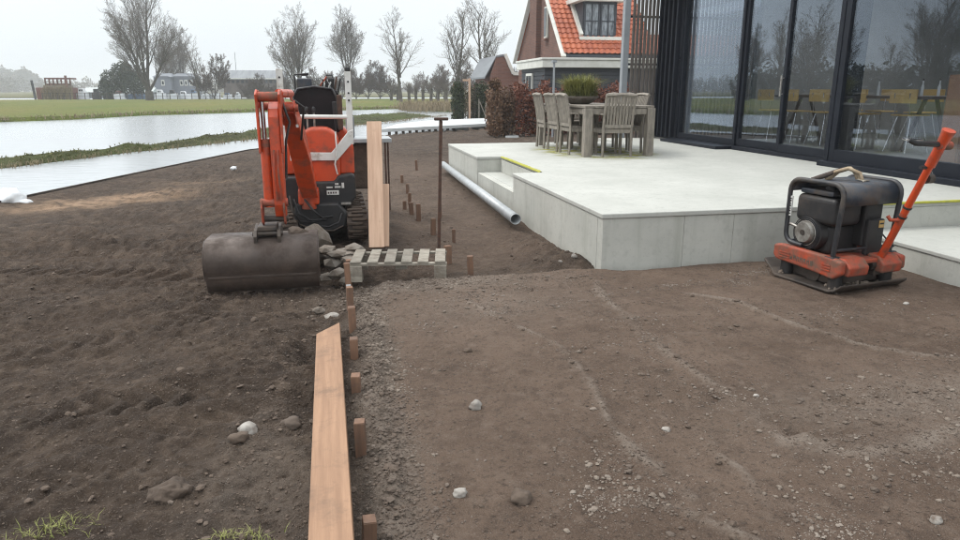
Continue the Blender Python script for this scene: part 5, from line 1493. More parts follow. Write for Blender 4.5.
q = MB(); q.tube([HT + Vector((.0, 0, .005)), HT + Vector((-.10, 0, .012)), HT + Vector((-.22, .02, .018)), HT + Vector((-.275, .03, .04))], [.018, .020, .019, .014], 10); cpb(q, 'grip_bar', 'black_plastic', 0, hd)
q = MB(); q.tube([HT + Vector((-.28, .03, .04)), HT + Vector((-.24, .10, .045)), HT + Vector((-.05, .11, .03))], .010, 8); cpb(q, 'lever', 'chrome', 0, hd)
for t in (.42, .50):
    q = MB(); c_ = HB + (HT - HB) * t; q.tube([c_, c_ + dv * .014], .032, 12); cpb(q, 'strap_band', 'black_plastic', 0, hd)
c_ = HB + (HT - HB) * .74
q = MB(); q.cyl(c_ + Vector((.03, 0, 0)), c_ + Vector((.085, .0, .0)), .035, n=16); cpb(q, 'knob', 'dark_steel', .006, hd)
q = MB(); q.tube([c_ + Vector((.03, 0, .06)), c_ + Vector((.075, 0, .05)), c_ + Vector((.09, 0, 0))], .006, 8); cpb(q, 'knob_guard', 'chrome', 0, hd)
q = MB(); q.tube([HB + (HT - HB) * .83 + Vector((-.03, 0, 0)), HB + (HT - HB) * .83 + Vector((-.085, 0, .005))], .012, 8); cpb(q, 'stud', 'black_plastic', 0, hd)
c_ = HB + (HT - HB) * .40
q = MB(); q.tube([c_ + Vector((-.02, 0, 0)), c_ + Vector((-.08, .02, .0)), c_ + Vector((-.09, .04, .03))], .014, 8); cpb(q, 'latch', 'orange', 0, hd)
q = MB(); q.tube([HB + dv * .1, HB + dv * .1 + Vector((.06, 0, .06)), HB + dv * .05 + Vector((.09, .02, .02))], .006, 6); cpb(q, 'cable', 'chrome', 0, hd)
# strap knotted over the cage
sp2 = thing('lifting_strap', 'frayed tan strap knotted over the top of the compactor cage', 'strap', (3.9, 4.66, .022), CA)
q = MB()
for dx in (-.022, 0, .022):
    q.tube([(-.10 + dx, .10, .80), (-.06 + dx, .06, .86), (.0 + dx * .6, .0, .892), (.045, -.04 + dx, .86), (.055, -.06 + dx, .81)], [.012, .013, .015, .014, .013], 8)
q.build('band', mat('tan_webbing', (.40, .32, .22), (.27, .20, .13), 20, .9, bump=.4), sp2)
q = MB(); q.tube([(-.24, .12, .805), (-.16, .10, .825), (-.06, .06, .865), (.0, .01, .895)], [.014, .02, .018, .012], 8); q.build('tail', M['rubber'], sp2)
q = MB()
for i in range(5): q.tube([(.04, -.05, .81), (.045 + .012 * i, -.09 - .005 * i, .806), (.03 + .02 * i, -.12 + .01 * i, .80)], .006, 5)
q.build('frayed_end', M['pallet_wood'], sp2)
# ------------------------------------------------------------------ trees
def tree(name, H, seed, trunk_r, style='vase', trunk_h=.15, spread=.5, dens=1.0, label='', cat='tree', group=None, twig='twig', levels=3):
    """bare winter tree: trunk and limbs in one mesh, twigs in another"""
    rnd = random.Random(seed)
    t = thing(name, label, cat, (0, 0, 0), 0, group)
    A, B = MB(), MB()
    def seg(mb, p, q, r0, r1, n):
        d = q - p
        u = Vector((0, 0, 1)) if abs(d.z) < .8 * d.length else Vector((1, 0, 0))
        a = d.cross(u).normalized(); b = d.cross(a).normalized()
        o = len(mb.v)
        for c, r in ((p, r0), (q, r1)):
            for k in range(n):
                an = 6.2832 * k / n
                mb.v.append(tuple(c + (a * math.cos(an) + b * math.sin(an)) * r))
        for k in range(n):
            mb.f.append((o + k, o + (k + 1) % n, o + n + (k + 1) % n, o + n + k)); mb.sm.append(True)
    def rvec(d, ang):
        u = Vector((rnd.gauss(0, 1), rnd.gauss(0, 1), rnd.gauss(0, 1)))
        u = (u - d * u.dot(d)).normalized()
        return (d * math.cos(ang) + u * math.sin(ang)).normalized()
    def grow(p, d, L, r, lvl):
        n = 7 if lvl == 0 else (6 if lvl == 1 else (4 if lvl == 2 else 2))
        pts = [p.copy()]; dirs = [d.copy()]
        for i in range(n):
            wob = .07 if lvl == 0 else (.11 if lvl == 1 else .15)
            d = (d + Vector((rnd.gauss(0, wob), rnd.gauss(0, wob), rnd.gauss(0, wob) + (.12 if lvl else .06)))).normalized()
            p = p + d * (L / n); pts.append(p.copy()); dirs.append(d.copy())
        for i in range(n):
            f0, f1 = 1 - i / n, 1 - (i + 1) / n
            seg(A if lvl <= 1 else B, pts[i], pts[i + 1], max(r * (.14 + .86 * f0), .011), max(r * (.14 + .86 * f1), .009), 7 if lvl == 0 else (5 if lvl == 1 else 3))
        if lvl >= levels: return
        cnt = int((13, 11, 9, 5)[lvl] * dens + rnd.random())
        for k in range(cnt):
            tt = (.18 if lvl else .22) + (.80) * (k + rnd.random() * .8) / cnt
            tt = min(tt, .99); i = min(int(tt * n), n - 1); fr = tt * n - i
            q = pts[i].lerp(pts[i + 1], fr)
            ang = R(rnd.uniform(24, 46) if lvl == 0 else rnd.uniform(25, 58))
            nd = rvec(dirs[i], ang)
            if nd.z < -.05: nd.z *= -.4
            nd.normalize()
            ll = L * (.50 if lvl == 0 else .46) * (1.15 - .62 * tt) * rnd.uniform(.75, 1.2)
            grow(q, nd, ll, max(r * (.36 if lvl == 0 else .42) * (1.1 - .6 * tt), .011), lvl + 1)
    if style == 'vase':
        th = H * trunk_h
        top = Vector((0, 0, th))
        for k in range(6): seg(A, Vector((0, 0, -.3 + (th + .3) * k / 6)), Vector((0, 0, -.3 + (th + .3) * (k + 1) / 6)), trunk_r * (1.25 - .25 * k / 6), trunk_r * (1.2 - .25 * (k + 1) / 6), 9)
        nl = 8
        a0 = rnd.random() * 6
        for k in range(nl):
            az = a0 + 6.283 * k / nl + rnd.uniform(-.3, .3)
            sp_ang = spread * (.25 if k == 0 else rnd.uniform(.35, 1.15))
            d = Vector((math.cos(az) * math.sin(sp_ang), math.sin(az) * math.sin(sp_ang), math.cos(sp_ang)))
            grow(Vector((0, 0, th * .9)), d, H * (.88 if k == 0 else rnd.uniform(.72, .88) * (1.12 - .42 * sp_ang / spread)), trunk_r * (.55 if k == 0 else rnd.uniform(.30, .44)), 0)
    else:
        grow(Vector((0, 0, -.2)), Vector((0, 0, 1)), H * .97, trunk_r, 0)
        # stout forks up the leader
        for k in range(int(9 * dens)):
            tt = trunk_h + (.95 - trunk_h) * k / 9
            az = rnd.random() * 6.283; an = spread * rnd.uniform(.7, 1.2)
            d = Vector((math.cos(az) * math.sin(an), math.sin(az) * math.sin(an), math.cos(an)))
            grow(Vector((0, 0, H * tt)), d, H * .34 * (1.2 - tt), trunk_r * .42 * (1.1 - .6 * tt), 1)
    A.build('trunk', M['bark'], t, fix=False)
    B.build('crown', M[twig], t, fix=False)
    return t

def place(o, x, y, z=0, s=1.0, rz=0.0, label=None, group=None, cat=None):
    o.location = (x, y, z); o.rotation_euler = (0, 0, rz); o.scale = (s, s, s)
    props(o, label, cat, group); return o
def pix_at(px, Y):      # x of a photo column at distance Y
    d = Vector((px - 480, 270 - 92, -F)); d = cam.rotation_euler.to_matrix() @ d
    return d.x * Y / d.y
G_ = 'bare trees beyond the water'
big = tree('bare_tree', 16.8, 21, .52, 'vase', .08, .50, 1.0, group=G_)
place(big, pix_at(149, 112), 112, label='largest bare tree, several limbs spreading from one base, cut off by the frame top', group=G_)
t2 = tree('bare_tree', 12.5, 31, .42, 'vase', .12, .52, .92, group=G_)
place(t2, pix_at(299, 118), 118, label='wide bare tree directly behind the left white upright of the excavator', group=G_)
t3 = tree('bare_tree', 11.5, 12, .30, 'vase', .28, .42, .85, group=G_)
place(t3, pix_at(349, 128), 128, s=1.05, label='rounded bare tree behind the right white upright of the excavator', group=G_)
t4 = tree('bare_tree', 10.2, 44, .24, 'leader', .22, .42, .8, group=G_)
place(t4, pix_at(401, 92), 92, label='slim oval bare tree standing alone in the gap right of the leaning boards', group=G_)
t5 = tree('bare_tree', 10.2, 57, .24, 'leader', .25, .5, .85, group=G_)
place(t5, pix_at(456, 84), 84, label='tall bare tree left of two above the ivy-covered clump', group=G_)
t6 = copy_tree(t5); place(t6, pix_at(486, 76), 76, s=.98, rz=2.1, label='tall bare tree right of two, partly behind the small brick gable', group=G_)
t7 = copy_tree(t4); place(t7, pix_at(199, 125), 125, s=.86, rz=1.2, label='smaller pale bare tree right of the largest one', group=G_)
t8 = copy_tree(t3); place(t8, pix_at(184, 158), 158, s=.95, rz=.8, label='grey tree rising behind the blue-grey houses, right one', group=G_)
t9 = copy_tree(t2); place(t9, pix_at(171, 162), 162, s=.85, rz=2.8, label='broad grey tree rising behind the blue-grey houses, left one', group=G_)
# brushy thickets further off: many small shrubs with twig crowns
sh = tree('bare_shrub', 4.2, 91, .09, 'vase', .04, 1.0, .9, 'x', 'shrub', 'bare shrubs at the far side of the meadow', 'twig_red')
shr = [(214, 128, 1.7, 'tall brown shrub thicket left of the long barn'), (248, 126, .8, 'low brown shrub in front of the long barn'), (262, 128, 1.0, 'brown shrub at the right end of the long barn'),
       (318, 124, 1.2, 'shrub between the two trees behind the excavator seat'), (330, 116, 1.0, 'shrub right of the wide tree'), (368, 126, 1.5, 'dense shrub to the left of the slim oval tree, taller'), (380, 124, 1.35, 'dense shrub just left of the slim oval tree'),
       (390, 128, 1.0, 'shrub at the foot of the slim oval tree, left'), (356, 118, 1.15, 'shrub right behind the right white upright'), (416, 150, 1.1, 'hazy shrub right of the slim oval tree'), (436, 118, 1.3, 'shrub left of the tall pair of trees'),
       (444, 112, 1.1, 'shrub under the tall pair of trees'), (470, 100, 1.4, 'shrub between the tall pair of trees'), (499, 84, 1.2, 'shrub against the small brick gable'), (285, 130, 1.1, 'shrub left behind the wide bare tree'), (342, 130, 1.4, 'shrub behind the excavator, right of centre')]
for i, (px, y, s, lab) in enumerate(shr):
    o = sh if i == 0 else copy_tree(sh)
    place(o, pix_at(px, y), y, 0, s, i * 1.3, lab, 'bare shrubs at the far side of the meadow', 'shrub')
# evergreen behind the big tree
def leaf_cloud(name, centers, radii, n, size, material, parent=None, seed=0, kind=None, squash=1.0, shell=.55):
    rs = np.random.RandomState(seed); per = n // len(centers); PP = []
    for c, r in zip(centers, radii):
        v = rs.normal(size=(per, 3)); v /= np.linalg.norm(v, axis=1)[:, None]
        rad = shell + (1.04 - shell) * rs.rand(per) ** .7
        rad = rad * (1 + .18 * np.sin(v[:, 0] * 7 + c[0]) * np.cos(v[:, 2] * 6 + c[1]))
        r3 = np.array(r if isinstance(r, (tuple, list)) else (r, r, r * squash))
        PP.append(np.array(c) + v * rad[:, None] * r3)
    P = np.concatenate(PP); n = len(P)
    a = rs.normal(size=(n, 3)); a /= np.linalg.norm(a, axis=1)[:, None]
    b = np.cross(a, rs.normal(size=(n, 3))); b /= np.linalg.norm(b, axis=1)[:, None]
    s = size * (.6 + .8 * rs.rand(n))[:, None]
    V = np.stack([P - a * s, P - b * s * .55, P + a * s, P + b * s * .55], 1).reshape(-1, 3)
    Fq = np.arange(n * 4).reshape(-1, 4)
    o = numpy_mesh(name, V, Fq, material, False, parent)
    if kind: o['kind'] = kind
    return o
ev = thing('evergreen_tree', 'dark rounded evergreen behind the left side of the largest bare tree', 'tree', (pix_at(122, 135), 135, 0))
leaf_cloud('crown', [(-2.6, 0, 3.4), (0, 0, 4.8), (2.6, .5, 4.0), (4.4, 0, 3.2), (-3.6, 0, 2.3), (.8, 0, 3), (1.4, .4, 5.6)], [(2.3, 2, 2.6), (2.6, 2.2, 3), (2.5, 2, 2.8), (1.9, 1.8, 2.4), (1.8, 1.8, 2), (3, 2, 2.6), (1.7, 1.6, 2.2)], 9000, .24, M['leaf_ever'], ev, 3); ev.scale = (.66, .66, .80)
q = MB(); q.cyl((0, 0, -.2), (0, 0, 4), .35, .2, 10); q.build('trunk', M['bark'], ev)
# hazy wood on the horizon
rsw = np.random.RandomState(9)
cs, rd = [], []
for i in range(150):
    px = rsw.uniform(-260, 560); y = rsw.uniform(480, 640)
    h = rsw.uniform(4.0, 9.5) * (1.25 if px < 30 else .9)
    cs.append((pix_at(px, y), y, h * .5)); rd.append((rsw.uniform(4, 9), 3, h * .75))
far = leaf_cloud('woodland', cs, rd, 60000, .55, M['leaf_olive'], None, 12); props(far, 'hazy grey line of woods on the horizon', kind='stuff')
for px, y, s in ((8, 260, 1.5), (26, 270, 1.35)): pass
hz = thing('hazy_tree', 'rounded hazy tree clump at the far left horizon', 'tree', (pix_at(3, 740), 740, 0), 0, 'hazy trees at the left horizon')
leaf_cloud('crown', [(-2, 0, 5), (3, 0, 4.5), (0, 0, 6)], [(5, 3, 5), (4.5, 3, 4.5), (4, 3, 5)], 3500, .6, M['leaf_olive'], hz, 5); q = MB(); q.cyl((0, 0, -.2), (0, 0, 5), .4, .2, 8); q.build('trunk', M['bark'], hz)
h2 = copy_tree(hz); hz.scale = (2.3, 2, 2.0); h2.location = (pix_at(25, 720), 720, 0); h2.scale = (2.2, 2, 1.85); props(h2, 'second hazy tree clump, just left of the rusty ship', 'tree')
# pollard willows along the far ditch
pw = thing('pollard_willow', 'x', 'tree', (0, 0, 0), 0, 'pollard willows in a row')
q = MB(); q.tube([(0, 0, -.2), (.04, 0, .8), (0, .02, 1.45)], [.24, .18, .27], 8); q.build('trunk', M['bark'], pw)
q = MB()
for i in range(60):
    rnd = random.Random(i); a = rnd.random() * 6.28; e_ = rnd.uniform(.1, .9); l = rnd.uniform(.35, .9)
    q.tube([(0.1 * math.cos(a), .1 * math.sin(a), 1.4), (math.cos(a) * l * e_, math.sin(a) * l * e_, 1.45 + l)], [.02, .008], 3)
q.build('crown', M['twig'], pw)
wl_ = ['first', 'second', 'third', 'fourth', 'fifth', 'sixth', 'seventh', 'eighth']
for i, px in enumerate((391, 397.5, 409, 416, 423, 431, 438, 446)):
    o = pw if i == 0 else copy_tree(pw)
    y = 104 - i * 1.0
    place(o, pix_at(px, y), y, 0, 1.0 + .2 * ((i * 7) % 3) / 3, i, f'{wl_[i]} knobby pollard willow of the row at the end of the meadow, from the left', 'pollard willows in a row', 'tree')
# trees and hedge mirrored in the glass, standing outside the left edge of the frame
for i in range(17):
    o = copy_tree([t3, t5, t2][i % 3])
    az = R(-26 - i * 2.6); d = 105 + 22 * ((i * 5) % 4) / 3
    place(o, d * math.sin(az), d * math.cos(az), 0, .72 + .14 * ((i * 3) % 4), i * 1.7, f'{["first","second","third","fourth","fifth","sixth","seventh","eighth","ninth","tenth","eleventh","twelfth","thirteenth","fourteenth","fifteenth","sixteenth","seventeenth"][i]} bare tree of the row mirrored in the glass doors, counted from the far door', 'bare trees mirrored in the glass doors', 'tree')
rsw = np.random.RandomState(19); cs, rd = [], []
for i in range(90):
    az = R(-27 - 48 * (i / 90)); d = 128 + rsw.uniform(-4, 4)
    cs.append((d * math.sin(az), d * math.cos(az), 2.0)); rd.append((3.2, 2, rsw.uniform(2.5, 4.2)))
o = leaf_cloud('hedgerow', cs, rd, 26000, .42, M['leaf_ever'], None, 21); props(o, 'dark hedgerow mirrored in the glass doors', kind='stuff')

# ------------------------------------------------------------------ brick house behind
bh = thing('brick_house', 'brown brick house with orange tile roof, dormer window and dark boarded extension', 'house', (0, 0, 0))
def hb(q, name, m_, parent=bh, bev=.0): return q.build(name, M[m_] if isinstance(m_, str) else m_, parent, bev)
GX0, GX1 = 9.33, 13.45
Y0_, Y1_ = 27.9, 35.6; YM = (Y0_ + Y1_) / 2; ZE, ZR = 2.92, 6.75
q = MB(); q.prism([(Y0_ + .25, 0), (Y1_ - .25, 0), (Y1_ - .25, ZE + .15), (YM, ZR - .12), (Y0_ + .25, ZE + .15)], 'x', GX0 + .12, GX1); hb(q, 'wall', 'brick')
# roof tiles: rows that step and roll
def tile_roof(p0, ux, uz, W, L_, name):
    """p0 eave corner, ux along the eave, uz up the slope"""
    ux, uz = Vector(ux).normalized(), Vector(uz).normalized(); nrm = ux.cross(uz).normalized()
    if nrm.z < 0: nrm = -nrm
    pitch_, row = .235, .30; nc = int(W / pitch_); nr = int(L_ / row) + 1; k = 6
    VV = []; FF = []
    for r in range(nr):
        for s_ in (0, 1):
            for c in range(nc * k + 1):
                u = c / k * pitch_; ph = (c % k) / k
                h = .045 * (math.sin(ph * 2 * math.pi) * .5 + .5) + (.032 if s_ == 0 else 0)
                v = min(r * row + (row * 1.02 if s_ else 0), L_)
                VV.append(Vector(p0) + ux * u + uz * v + nrm * h)
    n = nc * k + 1
    for r in range(nr):
        b = r * 2 * n
        for c in range(n - 1): FF.append((b + c, b + c + 1, b + n + c + 1, b + n + c))
        if r:
            pb = b - n
            for c in range(n - 1): FF.append((pb + c, pb + c + 1, b + c + 1, b + c))
    q = MB(); q.add(VV, FF, False); o = q.build(name, M['rooftile'], bh); o['kind'] = 'stuff'; return o
SL = math.hypot(YM - Y0_, ZR - ZE)
tile_roof((GX0 + .02, Y0_, ZE), (1, 0, 0), (0, YM - Y0_, ZR - ZE), GX1 - GX0, SL + .0, 'roof')
q = MB(); q.add([(GX0, Y1_, ZE), (GX1, Y1_, ZE), (GX1, YM, ZR), (GX0, YM, ZR)], [(0, 1, 2, 3)]); hb(q, 'rear_roof', 'rooftile')
q = MB(); q.bar((GX0 - .02, Y0_ - .08, ZE - .1), (GX0 - .02, YM, ZR - .02), .05, .20, (1, 0, 0)); hb(q, 'verge_board', 'white_wood')
q = MB(); q.bar((GX0 - .02, Y1_ + .08, ZE - .1), (GX0 - .02, YM, ZR - .02), .05, .20, (1, 0, 0)); hb(q, 'verge_board', 'white_wood')
q = MB(); q.cyl((GX0 - .05, YM, ZR + .05), (GX1, YM, ZR + .05), .12, n=10); hb(q, 'ridge', 'rooftile')
q = MB(); q.b2((GX0, Y0_ - .02, ZE - .12), (GX1, Y0_ + .10, ZE - .02)); hb(q, 'gutter', 'dark_boards')
# chimney breast on the gable
q = MB(); q.b2((GX0 - .10, YM - .15, 0), (GX0 + .3, YM + .95, 7.6)); hb(q, 'chimney', 'brick', bev=.01)
w = sub('window', bh); q = MB(); q.b2((GX0 + .02, YM - 1.35, 3.7), (GX0 + .10, YM - .95, 5.0)); hb(q, 'frame', 'white_wood', w); q = MB(); q.b2((GX0 - .0, YM - 1.29, 3.78), (GX0 + .018, YM - 1.01, 4.94)); hb(q, 'pane', 'pane', w); q = MB(); q.b2((GX0 - .06, YM - 1.42, 3.62), (GX0 + .1, YM - .88, 3.69)); hb(q, 'sill', 'brick_red', w)
# dormer
dm = sub('dormer', bh)
DX0, DX1, DY = 10.30, 11.90, 28.62
ZD0, ZD1 = 3.62, 5.02
ys_ = lambda z: Y0_ + (z - ZE) * (YM - Y0_) / (ZR - ZE)
q = MB(); q.prism([(DY + .03, ZD0), (DY + .03, ZD1), (ys_(ZD1) + .3, ZD1), (ys_(ZD0), ZD0 - .05)], 'x', DX0 + .06, DX1 - .06); hb(q, 'cheek', 'dark_boards', dm)
q = MB(); q.b2((DX0 - .22, DY - .30, ZD1), (DX1 + .22, DY + 1.9, ZD1 + .17)); hb(q, 'flat_roof', 'white_wood', dm, .01)
q = MB(); q.b2((DX0 - .12, DY - .20, ZD0 - .12), (DX1 + .12, DY + .12, ZD0 + .02)); hb(q, 'sill', 'white_wood', dm, .01)
q = MB(); q.bar((DX0 + .0, DY - .02, ZD0 + .06), (DX0 + .0, ys_(ZD1) - .06, ZD1 + .04), .22, .14, (1, 0, 0)); hb(q, 'flashing', 'white_wood', dm)
for i in range(2):
    x0 = DX0 + .10 + i * .71; x1 = x0 + .69
    w = sub('window', dm) if False else None
    q = MB(); q.b2((x0, DY - .04, ZD0 + .02), (x0 + .07, DY + .02, ZD1 - .02)); q.b2((x1 - .07, DY - .04, ZD0 + .02), (x1, DY + .02, ZD1 - .02)); q.b2((x0 + .07, DY - .04, ZD0 + .02), (x1 - .07, DY + .02, ZD0 + .09)); q.b2((x0 + .07, DY - .04, ZD1 - .10), (x1 - .07, DY + .02, ZD1 - .02))
    q.b2(((x0 + x1) / 2 - .02, DY - .035, ZD0 + .09), ((x0 + x1) / 2 + .02, DY + .0, ZD1 - .10)); q.b2((x0 + .07, DY - .033, ZD0 + .62), (x1 - .07, DY + .0, ZD0 + .66)); hb(q, 'window_frame', 'dark_boards', dm)
    q = MB(); q.b2((x0 + .07, DY + .0, ZD0 + .09), (x1 - .07, DY + .008, ZD1 - .10)); hb(q, 'pane', mat('dormer_pane_%d' % i, (.30, .33, .36), (.05, .06, .07), 2.6, .15, stretch=(3, 1, .8)), dm)
# lower wing of the house seen through the batten screen
q = MB(); q.b2((GX1 + .01, Y0_ + .3, 0), (19, Y0_ + 3.4, ZE)); hb(q, 'wing_wall', 'brick')
q = MB(); q.add([(GX1 + .01, Y0_, ZE), (19, Y0_, ZE), (19, Y0_ + 1.9, ZE + .95), (GX1 + .01, Y0_ + 1.9, ZE + .95), (GX1 + .01, Y0_ + 3.8, ZE), (19, Y0_ + 3.8, ZE)], [(0, 1, 2, 3), (3, 2, 5, 4), (0, 3, 4), (1, 5, 2)]); hb(q, 'wing_roof', 'rooftile')
# extension with white fascia
EX0 = 7.92
q = MB(); q.b2((EX0 + .1, 26.1, 0), (19, 29.4, 2.32)); hb(q, 'extension_wall', 'dark_boards')
for i in range(14):
    z = .12 + i * .16
    q = MB(); q.b2((EX0 + .075, 26.08, z), (19, 26.097, z + .135)); hb(q, 'weatherboard', 'dark_boards', bev=.004)
    q = MB(); q.b2((EX0 + .07, 26.1, z), (EX0 + .097, 29.4, z + .135)); hb(q, 'weatherboard', M['blue_wall'] if False else 'dark_boards', bev=.004)
q = MB(); q.b2((EX0 - .1, 25.85, 2.32), (19, 29.6, 2.60)); hb(q, 'fascia', 'white_wood', bev=.01)
q = MB(); q.b2((EX0 - .14, 25.80, 2.60), (19, 29.62, 2.68)); hb(q, 'fascia_cap', 'white_wood', bev=.01)
w = sub('window', bh); q = MB(); q.b2((EX0 + .0, 27.6, .9), (EX0 + .068, 28.5, 2.15)); hb(q, 'frame', 'white_wood', w)
for yy in (27.68, 28.08): q = MB(); q.b2((EX0 - .012, yy, 1.0), (EX0 - .002, yy + .33, 2.05)); hb(q, 'pane', 'pane', w)
# brick shed behind
bs = thing('brick_shed', 'small brown brick shed with white roof edge left of the brick house', 'shed', (0, 0, 0))
xa, xb = pix_at(490, 38), pix_at(519, 38)
q = MB(); q.prism([(xa, 0), (xb + 1.2, 0), (xb + 1.2, 2.3), (xb - .3, 2.35), (pix_at(505, 38), 3.25), (pix_at(496, 38), 3.2), (xa, 2.2)], 'y', 38, 42); q.build('wall', M['brick_red'], bs)
q = MB(); q.bar((pix_at(504.5, 38), 37.95, 3.38), (xb - .35, 37.95, 2.36), .16, .14, (0, 1, 0)); q.bar((xb - .35, 37.95, 2.36), (xb + 1.2, 37.95, 2.36), .16, .12, (0, 1, 0)); q.build('roof_edge', M['white_wood'], bs)
q = MB(); q.prism([(xa - .3, 2.2), (pix_at(496, 38), 3.3), (pix_at(505, 38), 3.4), (xb - .3, 2.45), (xb + 1.3, 2.42), (xb + 1.3, 2.38), (xb - .3, 2.36), (pix_at(505, 38), 3.27), (pix_at(496, 38), 3.22), (xa - .3, 2.1)], 'y', 37.97, 42.2); q.build('roof', M['barn_roof'], bs)
# lamp pole in front of the extension
q = MB(); q.cyl((0, 0, 0), (0, 0, 2.35), .035, n=10); q.b2((-.07, -.07, 2.35), (.07, .07, 2.42)); o = q.build('thin_post', M['grey_post'], loc=(pix_at(553.5, 22), 22, 0)); props(o, 'thin grey post rising out of the beech hedge', 'post')

# ------------------------------------------------------------------ hedges
def hedge(name, lab, x0, x1, y0, y1, h, leafm, n, seed, size=.05, top=None, stem='twig_red'):
    t = thing(name, lab, 'hedge', (0, 0, 0))
    rs = np.random.RandomState(seed)
    u = rs.rand(n); xx = x0 + (x1 - x0) * u
    topz = h * (.93 + .12 * np.sin(u * 31) + .07 * np.sin(u * 77 + 1) + .05 * rs.normal(size=n))
    zz = topz * rs.rand(n) ** .75; yy = y0 + (y1 - y0) * rs.rand(n) ** 1.2
    P = np.stack([xx, yy, zz], 1)
    a = rs.normal(size=(n, 3)); a /= np.linalg.norm(a, axis=1)[:, None]; b = np.cross(a, rs.normal(size=(n, 3))); b /= np.linalg.norm(b, axis=1)[:, None]
    s = size * (.6 + .8 * rs.rand(n))[:, None]
    V = np.stack([P - a * s, P - b * s * .6, P + a * s, P + b * s * .6], 1).reshape(-1, 3)
    o = numpy_mesh('leaves', V, np.arange(n * 4).reshape(-1, 4), M[leafm], False, t); o['kind'] = 'stuff'
    q = MB(); rnd = random.Random(seed)
    for i in range(int((x1 - x0) * 26)):
        x = rnd.uniform(x0, x1); y = rnd.uniform(y0, y1); l = h * rnd.uniform(.7, 1.08)
        q.tube([(x, y, -.1), (x + rnd.gauss(0, .1), y + rnd.gauss(0, .05), l * .5), (x + rnd.gauss(0, .2), y + rnd.gauss(0, .1), l)], [.016, .012, .005], 3)
    o = q.build('stems', M[stem], t); o['kind'] = 'stuff'
    return t
hx = lambda px: pix_at(px, 23)
hedge('beech_hedge', 'russet-leaved beech hedge in front of the brick house', hx(517), hx(640), 23, 24.0, 1.62, 'leaf_beech', 15000, 3)
hedge('beech_hedge', 'browner, thinner stretch of beech hedge left of the russet one', hx(492), hx(517), 23.2, 24.1, 1.45, 'leaf_brown', 4200, 5)
tp = thing('topiary_beech', 'tall brown-leaved clipped beech with a round head at the hedge end', 'shrub', (hx(493.5), 22.8, 0))
leaf_cloud('foliage', [(0, 0, 1.7), (0, 0, .8), (.03, 0, 1.25), (0, 0, .3)], [(.2, .2, .17), (.26, .24, .6), (.17, .17, .3), (.25, .25, .3)], 2600, .04, M['leaf_brown'], tp, 8); q = MB(); q.cyl((0, 0, -.1), (0, 0, 1.6), .03, n=8); q.build('stem', M['bark'], tp)
def ivy(name, lab, px0, px1, Y, h, seed, n=3600):
    xa, xb = pix_at(px0, Y), pix_at(px1, Y); t = thing(name, lab, 'ivy', ((xa + xb) / 2, Y, 0)); w = (xb - xa) / 2
    leaf_cloud('leaves', [(0, 0, h * .75), (-w * .3, 0, h * .4), (w * .3, 0, h * .4), (0, 0, .1)], [(w, .45, h * .27), (w * .75, .5, h * .4), (w * .75, .5, h * .42), (w, .4, .3)], n, .055, M['leaf_ivy'], t, seed, shell=.3)
    q = MB()
    for s in (-1, 1): q.b2((s * w * .6 - .03, -.03, -.1), (s * w * .6 + .03, .03, h * .95))
    q.b2((-w * .6, -.03, h * .8), (w * .6, .03, h * .84)); q.build('timber_frame', M['stake_wood'], t); return t
ivy('ivy_clump', 'dark ivy-covered post, left end of the clump by the jetty', 451, 464, 37.5, 1.95, 2, 5200)
ivy('ivy_clump', 'ivy and trellis right of the ivy-covered post', 470, 491, 38, 1.9, 4, 5200)
hedge('tangled_shrub', 'tangled bare shrub between the two ivy clumps', pix_at(462, 38), pix_at(474, 38), 37.6, 38.6, 1.7, 'leaf_olive', 900, 9, .05, stem='twig')
q = MB(); q.b2((-.05, -.05, -.1), (.05, .05, 2.1)); q.b2((-.35, -.06, 1.95), (.06, .06, 2.05)); o = q.build('timber_post', M['fresh_wood'], loc=(pix_at(469.5, 37), 37, 0)); props(o, 'pale timber post with short arm among the ivy', 'post')
q = MB(); q.bar((0, 0, -.1), (0, 0, 1.0), .05, .05); q.bar((.02, 0, .9), (.42, 0, -.05), .05, .05); o = q.build('trestle_frame', M['pallet_wood'], loc=(pix_at(479, 36.6), 36.6, .05)); props(o, 'pale slanting timber support behind the jetty', 'support')
fn = thing('wire_fence', 'low fence of thin wooden posts and wire behind the jetty', 'fence')
for px in (486, 497, 506, 517, 528): q = MB(); q.b2((-.03, -.03, -.1), (.03, .03, .85)); q.build('post', M['pallet_wood'], fn, loc=(pix_at(px, 36), 36, 0))
q = MB(); q.bar((pix_at(486, 36), 36, .75), (pix_at(528, 36), 36, .75), .015, .015); q.bar((pix_at(486, 36), 36, .4), (pix_at(528, 36), 36, .4), .012, .012); q.build('wire', M['dark_steel'], fn)
# jetty
jt = thing('jetty', 'long pale flat walkway edging the water behind the soil', 'jetty'); props(jt, kind='structure'); del jt['category']
near_j = [(1.7, 25.0), (4.0, 26.7), (8.9, 30.0), (16, 34.2)]; far_j = [(2.6, 28.8), (4.4, 32.0), (9.9, 35.2), (17, 38)]
for i in range(3):
    q = MB(); a, b, c, d = near_j[i], near_j[i + 1], far_j[i + 1], far_j[i]
    vs = [(p[0], p[1], z) for z in (.05, .17) for p in (a, b, c, d)]
    q.add(vs, [(3, 2, 1, 0), (4, 5, 6, 7), (0, 1, 5, 4), (1, 2, 6, 5), (2, 3, 7, 6), (3, 0, 4, 7)]); q.build('deck_panel', M['deck'], jt, .01)
for i in range(11):
    t_ = i / 10; q = MB(); x = 2.0 + 2.7 * t_; y = 25.3 + 2.1 * t_; q.b2((-.05, -.05, -.7), (.05, .05, .049)); q.build('pile', M['dark_steel'], jt, loc=(x, y, 0))
q = MB(); q.box((0, 0, .03), (.42, .16, .06)); o = q.build('board', M['deck'], loc=(*pix_ground(512, 137), gz(*pix_ground(512, 137)) + .0)); props(o, 'small pale board lying on the dark soil behind the terrace', 'board')
